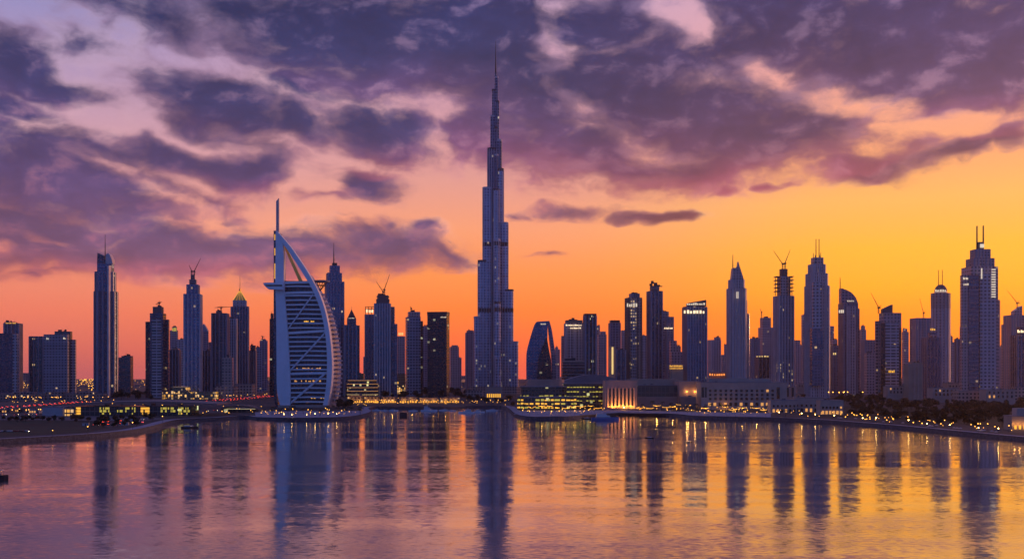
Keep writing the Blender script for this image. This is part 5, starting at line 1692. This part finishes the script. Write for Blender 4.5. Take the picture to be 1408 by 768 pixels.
def make_tree(seed, h, rx, mat):
    r2 = random.Random(seed)
    root = thing('park_tree', 'broad dark green tree', 'tree', (0, 0, 0))
    bm = MB()
    bm.beam((0, 0, 0), (.2, .1, h * .5), .38, .22, 6)
    for k in range(4):
        a = k * pi / 2 + r2.uniform(-.5, .5)
        bm.beam((.15, .08, h * .38), (cos(a) * rx * .5, sin(a) * rx * .5, h * .68), .17, .07, 4)
    bm.build('trunk', 'bark', root)
    bm = MB()
    crown_mesh(bm, (0, 0, h * .66), rx, h * .40, 420, r2)
    bm.build('crown', mat, root)
    return root


def make_palm(seed, h):
    r2 = random.Random(seed)
    root = thing('palm_tree', 'palm with drooping fronds', 'palm', (0, 0, 0))
    bm = MB()
    bm.beam((0, 0, 0), (.25, .1, h * .5), .26, .2, 6)
    bm.beam((.25, .1, h * .5), (.3, .3, h), .2, .17, 6)
    bm.build('trunk', 'bark', root)
    bm = MB()
    for k in range(15):
        a = 2 * pi * k / 15 + r2.uniform(-.15, .15)
        up = r2.uniform(.1, 1.0)
        q = [(.3, .3, h)]
        for s in range(1, 5):
            t = s / 4
            q.append((.3 + cos(a) * 3.4 * t, .3 + sin(a) * 3.4 * t, h + up * 2.2 * t - 3.0 * t * t * (1.25 - up * .5)))
        for s in range(4):
            w0, w1 = .5 * (1 - s / 5), .5 * (1 - (s + 1) / 5)
            p, r_ = q[s], q[s + 1]
            bm.face([(p[0] + sin(a) * w0, p[1] - cos(a) * w0, p[2] - .2), (r_[0] + sin(a) * w1, r_[1] - cos(a) * w1, r_[2] - .2), (r_[0], r_[1], r_[2] + .1), (p[0], p[1], p[2] + .1)])
            bm.face([(p[0], p[1], p[2] + .1), (r_[0], r_[1], r_[2] + .1), (r_[0] - sin(a) * w1, r_[1] + cos(a) * w1, r_[2] - .2), (p[0] - sin(a) * w0, p[1] + cos(a) * w0, p[2] - .2)])
    bm.build('crown', 'frond', root)
    return root


TREES = [make_tree(3, 11, 5.6, 'leaf'), make_tree(5, 9.5, 5.2, 'leaf_olive'), make_tree(8, 13, 6.0, 'leaf'), make_tree(13, 8, 4.6, 'leaf_olive')]
PALMS = [make_palm(2, 9.5), make_palm(6, 8)]
used = set()


def plant(protos, X, Y, label, group, rr, sc=(.8, 1.3)):
    p = rr.choice(protos)
    s = rr.uniform(*sc)
    if id(p) in used:
        o = copy_tree(p, (X, Y, LZ), rr.uniform(0, 6.28), (s, s, s * rr.uniform(.85, 1.15)), label)
    else:
        used.add(id(p))
        o = p
        o.location, o.scale = (X, Y, LZ), (s, s, s)
        o['label'] = label
    o['group'] = group
    return o


def shore_y(x):
    for (xa, ya), (xb, yb) in zip(SHORE_PX, SHORE_PX[1:]):
        if xa <= x <= xb:
            return ya + (yb - ya) * (x - xa) / (xb - xa)
    return 600


rt = random.Random(21)
placed = []


def scatter(n, xr, yr, gap, protos, label, group, sc=(.8, 1.3), clear=9, free=None):
    c = t = 0
    while c < n and t < n * 60:
        t += 1
        x, y = rt.uniform(*xr), rt.uniform(*yr)
        if y > shore_y(x) - clear or (free and free(x, y)):
            continue
        Y = ground_depth(y)
        X = px(x, Y)
        if any((X - a) ** 2 + (Y - b) ** 2 < gap * gap for a, b in placed[-320:]):
            continue
        placed.append((X, Y))
        plant(protos, X, Y, label, group, rt, sc)
        c += 1


clear_right = lambda x, y: (1215 < x < 1400 and y < 557) or (x < 1165 and y > 560) or (x > 1386 and y > 574)
wood = MB()
rw = random.Random(77)
c = 0
while c < 170:
    x, y = rw.uniform(1150, 1450), rw.uniform(547, 564)
    if clear_right(x, y):
        continue
    c += 1
    Y = ground_depth(y)
    h = rw.uniform(7, 13)
    X = px(x, Y)
    wood.beam((X, Y, LZ), (X, Y, LZ + h * .5), .3, .2, 5)
    crown_mesh(wood, (X, Y, LZ + h * .64), rw.uniform(4, 6.5), h * .42, 230, rw, 1.5)
tag(wood.build('woodland', 'leaf'), 'dark massed treetops of the park behind the front row of trees', 'trees', kind='stuff')
scatter(128, (1096, 1460), (562, 587), 6.8, TREES, 'dark broad tree in the dense park at right behind the quay', 'park trees at right', (.65, 1.1), 10, clear_right)
scatter(34, (1100, 1225), (538, 550), 9, TREES, 'dark tree in the rear grove below the quarter sail tower', 'rear grove trees', (.7, 1.05), 11)
scatter(22, (158, 221), (543, 549.5), 9, TREES, 'dark tree in the clump left of the golden hall', 'trees left of the golden hall', (.9, 1.4))
scatter(40, (523, 662), (541.5, 550.5), 9, TREES, 'dark tree in the belt behind the lit arcades', 'trees behind the lit arcades', (.9, 1.5))
scatter(9, (464, 488), (556, 561), 6, TREES, 'dark tree beside the foot of the sail hotel', 'trees right of the sail hotel', (.9, 1.3), 3)
scatter(30, (-5, 122), (577, 580), 6.5, TREES, 'dark low tree in the row edging the left lawn', 'trees edging the left lawn', (.38, .6))
scatter(24, (125, 225), (575, 588), 7, TREES, 'small dark tree on the bare lot by the left shore', 'small trees on the bare lot', (.45, .75))
scatter(22, (354, 500), (566, 572.5), 6, PALMS, 'palm on the island in front of the sail hotel', 'island palms', (.7, 1.0), 3)
scatter(30, (712, 1060), (562.5, 568), 8, PALMS, 'palm between the lights of the mall terrace', 'mall terrace palms', (.8, 1.15), 5)
scatter(16, (1060, 1400), (566, 596), 12, PALMS, 'palm along the right quay walk', 'right quay palms', (.7, 1.0), 6)
scatter(10, (640, 708), (549, 560), 9, TREES, 'dark tree on the bank below the tallest tower', 'bank trees below the tallest tower', (.7, 1.1), 5)

# ------------------------------------------------------------------ lamps
lamp = thing('street_lamp', 'street lamp', 'lamp', (0, 0, 0))
bm = MB()
bm.beam((0, 0, 0), (0, 0, 6.2), .13, .09, 6)
bm.box(0, 0, 0, .5, .5, .4)
bm.build('pole', 'dark_steel', lamp)
bm = MB()
bm.ball((0, 0, 6.55), .42, 8, 6)
bm.build('lamp_globe', 'lamp_light', lamp)
lamp_used = [False]
bright_lamp = thing('quay_lamp', 'tall bright quay lamp at the wall in front of the mall pillared hall', 'lamp', (px(858, ground_depth(568)), ground_depth(568), LZ))
bm = MB()
bm.beam((0, 0, 0), (0, 0, 7.4), .15, .1, 6)
bm.build('pole', 'dark_steel', bright_lamp, origin=(0, 0, 0))
bm = MB()
bm.ball((0, 0, 7.8), .40, 8, 6)
bm.build('lamp_globe', 'quay_light', bright_lamp, origin=(0, 0, 0))


def put_lamp(X, Y, label, group, s=1.0, bright=False):
    if not lamp_used[0]:
        lamp_used[0] = True
        o = lamp
        o.location, o.scale = (X, Y, LZ), (s, s, s)
        o['label'] = label
    else:
        o = copy_tree(bright_lamp if bright else lamp, (X, Y, LZ), 0, (s, s, s), label)
    o['group'] = group


def lamps(n, xr, off, label, group, s=1.0, bright=False):
    """Along the quay, so many photo pixels above the waterline."""
    for i in range(n):
        x = xr[0] + (xr[1] - xr[0]) * (i + .5 + rt.uniform(-.42, .42)) / n
        Y = ground_depth(shore_y(x) - off)
        put_lamp(px(x, Y), Y, label, group, s * rt.uniform(.75, 1.15), bright)


lamps(16, (1064, 1402), 7.5, 'street lamp along the right hand quay', 'right quay lamps', .8)
lamps(11, (1052, 1380), 4.6, 'tall bright lamp at the wall of the right hand quay', 'bright right quay lamps', .8, True)
lamps(6, (386, 466), 3.6, 'bright lamp on the island wall in front of the sail hotel', 'bright island lamps', .6, True)
lamps(14, (1064, 1400), 10, 'garden lamp among the trees behind the right hand quay', 'right garden lamps', .85)
lamps(26, (712, 1060), 4.5, 'street lamp along the mall quay edge', 'mall quay lamps', .9)
lamps(9, (356, 500), 4.5, 'street lamp on the island rim in front of the sail hotel', 'island lamps', .75)
lamps(12, (520, 700), 3.4, 'street lamp beside the yacht basin', 'basin lamps', .9)
lamps(5, (20, 335), 6, 'street lamp on the left shore walk', 'left shore lamps', .9)
for i in range(46):
    x = rt.uniform(0, 150)
    y = rt.uniform(549.8, 552.4)
    put_lamp(px(x, ground_depth(y)), ground_depth(y), 'street lamp on the road in front of the low apartment row', 'apartment road lamps', 1.15)
for i in range(16):
    x = rt.uniform(300, 372)
    y = rt.uniform(545.5, 549)
    put_lamp(px(x, ground_depth(y)), ground_depth(y), 'street lamp by the red traffic left of the sail hotel', 'traffic lamps', 1.15)
for i in range(22):
    x = rt.uniform(522, 640)
    y = rt.uniform(551, 556)
    put_lamp(px(x, ground_depth(y)), ground_depth(y), 'street lamp in front of the lit arcades', 'arcade lamps', .9)
for i in range(20):
    x = rt.choice([rt.uniform(1138, 1166), rt.uniform(1180, 1208), rt.uniform(880, 920), rt.uniform(925, 990), rt.uniform(1035, 1060)])
    Y = rt.uniform(1980, 2060)
    put_lamp(px(x, Y), Y, 'street lamp in the streets at the foot of the right hand towers', 'tower foot lamps', 2.2)
for i in range(44):
    x, y = rt.uniform(-5, 160), rt.uniform(553.5, 557) if i % 2 else rt.uniform(567, 571)
    put_lamp(px(x, ground_depth(y)), ground_depth(y), 'street lamp beside the roads of the left shore', 'left road lamps', rt.uniform(.7, 1.1))
for i, (a, b, t, bs, lab) in enumerate(((-6, 14, 561.5, 567.5, 'low dark depot at the left edge below the red tail lights'), (16, 32, 560, 566.5, 'small flat depot with a lit doorway, second from the left edge'), (35, 54, 562.5, 568, 'low pale depot left of the windowless concrete wing'))):
    root, Y, xa, xb, z1 = low('roadside_depot', lab, 'depot', a, b, t, bs, 14, 'dark_concrete' if i != 2 else 'pale_concrete')
    window_row(root, Y, xa + 1, xb - 1, LZ + 1, 5, 1.8, 2.4, 'deep_window', 'window', lit=.4, seed=i + 40)
# strings of bulbs over the mall terrace
bulb_me = None
for i in range(30):
    x = 714 + 344 * (i + .5) / 30 + rt.uniform(-3, 3)
    y = min(shore_y(x) - 5, rt.uniform(561.5, 568.5))
    Y = ground_depth(y)
    X = px(x, Y)
    root = thing('light_string', 'string of golden bulbs hung between posts over the mall terrace', 'lights', (X, Y, LZ), 'bulb strings over the mall terrace')
    Ls = rt.uniform(9, 15)
    hh_ = rt.uniform(4.2, 8.5)
    bm = MB()
    bm.beam((X - Ls / 2, Y, LZ), (X - Ls / 2, Y, LZ + hh_), .1, n=4)
    bm.build('post', 'dark_steel', root)
    bm = MB()
    bm.beam((X + Ls / 2, Y, LZ), (X + Ls / 2, Y, LZ + hh_), .1, n=4)
    bm.build('post', 'dark_steel', root)
    pts = [(X - Ls / 2 + Ls * k / 8, Y, LZ + hh_ - 1.2 * sin(pi * k / 8)) for k in range(9)]
    bm = MB()
    for p, q in zip(pts, pts[1:]):
        bm.beam(p, q, .04, n=3)
    bm.build('cord', 'dark_steel', root)
    for k in range(1, 8):
        if bulb_me is None:
            bm = MB()
            bm.ball((0, 0, 0), .34, 6, 4)
            o = bm.build('bulb', 'bulb_light')
            bulb_me = o
        else:
            o = bulb_me.copy()
            col.objects.link(o)
        o.parent = root
        o.location = (pts[k][0] - X, 0, pts[k][2] - .3 - LZ)
    if i % 2 == 0:
        ld = bpy.data.lights.new('string_glow', 'POINT')  # added point light, spreads a warm glow over terrace and walls
        ld.energy, ld.color, ld.shadow_soft_size = 1500, (1, .46, .08), .4
        lo = bpy.data.objects.new('string_glow', ld)
        col.objects.link(lo)
        lo.parent = root
        lo.location = (0, -.8, hh_ - 1.5)
# short lanterns among the terraces and arcades
lant = thing('garden_lantern', 'lantern', 'lantern', (0, 0, 0))
bm = MB()
bm.beam((0, 0, 0), (0, 0, 2.6), .1, .08, 5)
bm.build('post', 'dark_steel', lant)
bm = MB()
bm.ball((0, 0, 2.95), .36, 7, 5)
bm.build('lantern_glass', 'bulb_light', lant)
bm = MB()
bm.prism([(.45 * cos(k * pi / 3), .45 * sin(k * pi / 3)) for k in range(6)], 3.3, 3.6, top=[(.05 * cos(k * pi / 3), .05 * sin(k * pi / 3)) for k in range(6)], bottom=True)
bm.build('lantern_cap', 'dark_steel', lant)
first = True
for (n_, xr, yr, lab, grp) in ((110, (712, 1060), (558, 571), 'low lantern glowing on the mall terrace', 'mall terrace lanterns'), (56, (486, 700), (551, 559.5), 'low lantern between the arcades and the yacht basin', 'basin lanterns'),
                               (34, (354, 500), (564.5, 572), 'low lantern in the garden round the sail hotel', 'island lanterns'), (44, (1065, 1400), (562, 592), 'low lantern between the park trees and the right quay', 'park lanterns'),
                               (40, (150, 372), (556, 572), 'low lantern on the shore road left of the sail hotel', 'shore road lanterns')):
    c = 0
    while c < n_:
        x, y = rt.uniform(*xr), rt.uniform(*yr)
        if y > shore_y(x) - 4.2 or (x > 1000 and y < shore_y(x) - 14):
            continue
        c += 1
        Y = ground_depth(y)
        s = rt.uniform(.7, 1.5)
        if first:
            o, first = lant, False
            o.location, o.scale = (px(x, Y), Y, LZ + .2), (s, s, s)
            o['label'] = lab
        else:
            o = copy_tree(lant, (px(x, Y), Y, LZ + .2), 0, (s, s, s), lab)
        o['group'] = grp
# parasols on the terraces
par = thing('parasol', 'parasol', 'parasol', (0, 0, 0))
bm = MB()
bm.beam((0, 0, 0), (0, 0, 2.9), .07, n=5)
bm.build('pole', 'dark_steel', par)
bm = MB()
bm.prism([(1.9 * cos(k * pi / 4), 1.9 * sin(k * pi / 4)) for k in range(8)], 2.3, 3.2, top=[(.1 * cos(k * pi / 4), .1 * sin(k * pi / 4)) for k in range(8)])
bm.build('canopy', 'canvas', par)
for i in range(56):
    mall_side = i < 34
    x = rt.uniform(714, 1060) if mall_side else rt.uniform(1150, 1390)
    Y = ground_depth(shore_y(x) - rt.uniform(4.5, 7))
    lab = 'beige parasol on the mall quay' if mall_side else 'beige parasol on the right hand quay walk'
    if i == 0:
        o = par
        o.location = (px(x, Y), Y, LZ + .2)
        o['label'] = lab
    else:
        o = copy_tree(par, (px(x, Y), Y, LZ + .2), rt.uniform(0, 1), None, lab)
    o['group'] = 'mall quay parasols' if mall_side else 'right quay parasols'

# ------------------------------------------------------------------ cars
def make_car(mat):
    root = thing('car', 'car', 'car', (0, 0, 0))
    bm = MB()
    prof = [(-2.2, .35), (2.2, .35), (2.25, .75), (1.2, .9), (.7, 1.4), (-1.2, 1.42), (-1.9, .95), (-2.25, .9)]
    bm.face([(-.88, y, z) for y, z in prof])
    bm.face([(.88, y, z) for y, z in reversed(prof)])
    for k in range(8):
        a, b = prof[k], prof[(k + 1) % 8]
        bm.face([(-.88, a[0], a[1]), (.88, a[0], a[1]), (.88, b[0], b[1]), (-.88, b[0], b[1])])
    bm.build('body', mat, root)
    for sx in (-1, 1):
        for sy in (-1.35, 1.35):
            bm = MB()
            bm.beam((sx * .7, sy, .33), (sx * .92, sy, .33), .33, n=8)
            bm.build('wheel', 'rubber', root)
        bm = MB()
        bm.box(sx * .6, -2.3, .62, .5, .12, .3)
        bm.build('tail_light', 'tail_red', root)
        bm = MB()
        bm.box(sx * .6, 2.3, .5, .4, .12, .25)
        bm.build('headlight', 'head_white', root)
    return root


CARS = [make_car('car_dark'), make_car('car_pale'), make_car('car_red')]
cu = set()


def put_car(X, Y, rz, label, group, s=1.0):
    c = rt.choice(CARS)
    if id(c) in cu:
        c = copy_tree(c, (X, Y, LZ + .09), rz, (s, s, s), label)
    else:
        cu.add(id(c))
        c.location, c.rotation_euler, c.scale = (X, Y, LZ + .09), (0, 0, rz), (s, s, s)
        c['label'] = label
    c['group'] = group


def traffic(n, p, q, lanes, label, group, spread):
    A = (px(p[0], ground_depth(p[1])), ground_depth(p[1]))
    B = (px(q[0], ground_depth(q[1])), ground_depth(q[1]))
    a = math.atan2(B[1] - A[1], B[0] - A[0])
    for i in range(n):
        t = (i // lanes + rt.uniform(0, .5)) / (n / lanes)
        o = (i % lanes - (lanes - 1) / 2) * spread
        put_car(A[0] + (B[0] - A[0]) * t - sin(a) * o, A[1] + (B[1] - A[1]) * t + cos(a) * o, a - pi / 2, label, group)


traffic(84, (-30, 563), (120, 552), 4, 'car queuing with red tail lights on the highway at far left', 'cars on the left highway', 9)
traffic(70, (300, 551), (378, 543.4), 4, 'car with red tail lights on the road left of the sail hotel', 'cars left of the sail hotel', 14)
for i in range(9):
    x = 3 + i * 4.2 + rt.uniform(-.6, .6)
    Y = ground_depth(593.5)
    put_car(px(x, Y), Y, pi / 2 * rt.choice((1, -1)), 'parked car on the left lawn edge near the seawall', 'cars parked by the left seawall')

for i in range(16):
    x, y = 132 + (i % 8) * 9 + rt.uniform(-2, 2), 581 + (i // 8) * 3.6 - (i % 8) * .55
    Y = ground_depth(min(y, shore_y(x) - 7))
    put_car(px(x, Y), Y, rt.choice((.3, -1.2)), 'parked car on the bare lot by the left shore', 'cars parked on the bare lot')
for i in range(26):
    x = -5 + i * 13 + rt.uniform(-3, 3)
    y = (570.2 if x < 200 else 570.2 - (x - 200) * .062)
    put_car(px(x, ground_depth(y)), ground_depth(y), pi / 2 * rt.choice((1, -1)), 'car driving on the coast road in front of the long glass hall', 'cars on the coast road')
for i, (x, y, w, lab) in enumerate(((172, 584, 7, 'pale site hut on the bare lot nearest the left seawall'), (186, 579, 9, 'long pale site hut behind the hut by the left seawall'), (208, 576, 6, 'small dark kiosk where the bare lot narrows'), (118, 585, 6, 'little pale hut at the end of the dark lawn'))):
    Y = ground_depth(y)
    root = thing('site_hut', lab, 'hut', (px(x, Y), Y, LZ))
    bm = MB()
    bm.box(px(x, Y), Y, LZ, w, 4, 2.7, .2)
    bm.build('wall', 'dark_concrete' if i == 2 else 'pale_concrete', root)
    bm = MB()
    bm.box(px(x, Y), Y, LZ + 2.7, w + .8, 4.8, .35, .2)
    bm.build('roof', 'roof_grey', root)
    bm = MB()
    bm.box(px(x, Y) + .4, Y - 2.0, LZ + .1, 1.0, .25, 2.0, .2)
    bm.build('door', 'dark_steel', root)

# ------------------------------------------------------------------ boats
def boat_hull(bm, X, Y, Lh, w, h, rz, z=0.0):
    """Pointed hull along its own length."""
    sec = [(-.5, .8), (-.3, 1), (.1, 1), (.32, .72), (.5, .06)]
    c, s = cos(rz), sin(rz)
    def P(t, side, up, zz):
        lx, ly = t * Lh, side * up * w / 2
        return (X + lx * c - ly * s, Y + lx * s + ly * c, z + zz)
    for (ta, wa), (tb, wb) in zip(sec, sec[1:]):
        for side in (-1, 1):
            sa = h * (1 + .35 * max(0, ta))
            sb = h * (1 + .35 * max(0, tb))
            q = [P(ta, side, wa * .75, -.4), P(tb, side, wb * .6, -.4), P(tb, side, wb, sb), P(ta, side, wa, sa)]
            bm.face(q if side < 0 else list(reversed(q)))
        bm.face([P(ta, -1, wa, h * .9), P(tb, -1, wb, h * .9), P(tb, 1, wb, h * .9), P(ta, 1, wa, h * .9)])
    a = sec[0]
    bm.face([P(a[0], 1, a[1] * .75, -.4), P(a[0], -1, a[1] * .75, -.4), P(a[0], -1, a[1], h), P(a[0], 1, a[1], h)])


def yacht(label, x, y, Lh, rz, mat='hull_white', decks=2, name='motor_yacht', group=None, mast=True):
    Y = FOC * CAM_H / (y - HY)
    X = px(x, Y)
    root = thing(name, label, 'boat', (X, Y, 0), group)
    w, h = Lh * .24, Lh * .085
    bm = MB()
    boat_hull(bm, X, Y, Lh, w, h, rz)
    bm.build('hull', mat, root)
    z = h * .9
    for k in range(decks):
        L2, w2, h2 = Lh * (.55 - .17 * k), w * (.72 - .12 * k), Lh * .075
        ox = -Lh * .06 * (1 + k)
        cx, cy = X + ox * cos(rz), Y + ox * sin(rz)
        q = rect(cx, cy, L2, w2, rz)
        bm = MB()
        bm.prism(q, z, z + h2, top=rect(cx - L2 * .04 * cos(rz), cy - L2 * .04 * sin(rz), L2 * .88, w2 * .9, rz))
        dk = bm.build('cabin', 'hull_white', root)
        bm = MB()
        bm.prism(grow(q, .06), z + h2 * .35, z + h2 * .72, bottom=True, top=grow(rect(cx - L2 * .02 * cos(rz), cy - L2 * .02 * sin(rz), L2 * .94, w2 * .96, rz), .06))
        bm.build('window_strip', 'tinted_glass', dk)
        z += h2
    if mast:
        bm = MB()
        bm.beam((X - Lh * .1 * cos(rz), Y - Lh * .1 * sin(rz), z), (X - Lh * .12 * cos(rz), Y - Lh * .12 * sin(rz), z + Lh * .12), .12, .06, 5)
        bm.beam((X - Lh * .16 * cos(rz), Y - Lh * .16 * sin(rz), z + Lh * .06), (X - Lh * .06 * cos(rz), Y - Lh * .06 * sin(rz), z + Lh * .06), .08, n=4)
        bm.build('mast', 'hull_white', root)
    bm = MB()
    bm.ball((X + Lh * .1 * cos(rz), Y - w * .3, h * 1.3), .16, 6, 4)
    bm.build('deck_light', 'bulb_light', root)
    return root


yacht('largest white yacht moored in the basin, two decks, under the flat dark slab', 590, 565.0, 24, .15, decks=3)
yacht('white yacht farthest out on the orange water gap, left of the tallest tower reflection', 641, 567.6, 22, pi - .2)
yacht('smaller white yacht just right of the outermost white yacht', 659, 566.6, 16, .25)
yacht('sleek low yacht near the bank below the tallest tower', 676, 564.6, 17, pi + .1, decks=1)
for i, (x, L, lab) in enumerate(((517, 13, 'small white boat moored nearest the island tip'), (528, 11, 'small white boat second along the pontoon from the island tip'), (541, 14, 'white cabin boat moored left of the floating box'), (568, 13, 'small white boat moored right of the floating box'), (610, 14, 'white boat moored right of the largest yacht'), (622, 11, 'small boat at the right end of the pontoon'))):
    yacht(lab, x, 564.6 + rt.uniform(-.5, .5), L, rt.choice((.1, pi + .1)), decks=1, group='small boats along the pontoon')
yacht('blue hulled white ferry moored against the mall quay', 832, 576.8, 33, .04, 'hull_blue', 2, 'ferry')
yacht('small pale launch behind the stern of the blue ferry', 806, 575.8, 12, pi, 'hull_dark', 1, 'launch')
yacht('low dark boat gliding on the water in front of the mall', 892.5, 602, 7.5, pi + .06, 'hull_dark', 1, 'small_boat', mast=False)
yacht('dark short boat with upright cabin alone on the orange water', 948.5, 607.6, 5.6, .5, 'hull_dark', 2, 'small_boat', mast=True)
yacht('dark service boat moored under the left promenade', 261, 588, 17, .1, 'hull_dark', 1, 'service_boat', mast=False)
# floating box and pontoon
Y = FOC * CAM_H / (572 - HY)
fb_ = thing('floating_dock', 'square dark floating box with a post in the yacht basin', 'dock', (px(555, Y), Y, 0))
bm = MB()
bm.box(px(555, Y), Y, -.4, 9, 6, 5.4)
bm.build('dock_body', 'hull_dark', fb_)
bm = MB()
bm.beam((px(552, Y), Y - 3.4, -.4), (px(552, Y), Y - 3.4, 8), .25, n=6)
bm.build('post', 'dark_steel', fb_)
Y = FOC * CAM_H / (564.2 - HY)
bm = MB()
bm.box(px(572, Y), Y + 6, -.2, px(640, Y) - px(508, Y), 5, 1.0)
tag(bm.build('pontoon', 'dark_concrete', None, origin=(px(572, Y), Y + 6, 0)), 'long dark pontoon the white boats are moored to', 'pontoon')
# passenger boat at the left edge
Y = FOC * CAM_H / (659 - HY)
X = px(-3, Y)
pb_ = thing('passenger_boat', 'dark wooden passenger boat with canopy cut by the left edge', 'boat', (X, Y, 0))
bm = MB()
boat_hull(bm, X, Y, 10.5, 3.4, 2.2, .12)
bm.build('hull', 'hull_dark', pb_)
bm = MB()
bm.prism(rect(X - .8, Y, 7.2, 2.8, .12), 4.8, 5.2, bottom=True, top=rect(X - .8, Y, 6.6, 2.4, .12))
bm.build('canopy', 'canvas', pb_)
for (a, b) in ((-3.6, -1.1), (-1.2, -1.2), (1.3, -1.2), (2.6, -1.1), (-3.6, 1.1), (2.6, 1.1)):
    bm = MB()
    bm.beam((X + a - .2, Y + b, 2), (X + a - .2, Y + b, 4.9), .08, n=5)
    bm.build('canopy_post', 'hull_dark', pb_)
bm = MB()
bm.prism(rect(X - .6, Y, 5.6, 2.2, .12), 2.0, 3.2, top=rect(X - .6, Y, 5.2, 2.0, .12))
bm.build('bench_cabin', 'pink_stone', pb_)
for k in range(5):
    bm = MB()
    bm.ball((X - 3.4 + k * 1.5, Y - 1.45, 4.6), .1, 6, 4)
    bm.build('canopy_lamp', 'bulb_light', pb_)

# ------------------------------------------------------------------ the air
m = bpy.data.materials.new('haze')
m.use_nodes = True
N = Net(m.node_tree)
vol = N.n('ShaderNodeVolumePrincipled', {'Color': (.92, .78, .74, 1), 'Density': HAZE, 'Anisotropy': .7})
N.n('ShaderNodeOutputMaterial', {1: vol.outputs[0]})
MATS['haze'] = m
bm = MB()
bm.box(0, 4075, -2, 11200, 8750, 930)
tag(bm.build('haze', 'haze'), 'thin warm evening haze over the water and the city', 'haze', kind='stuff')
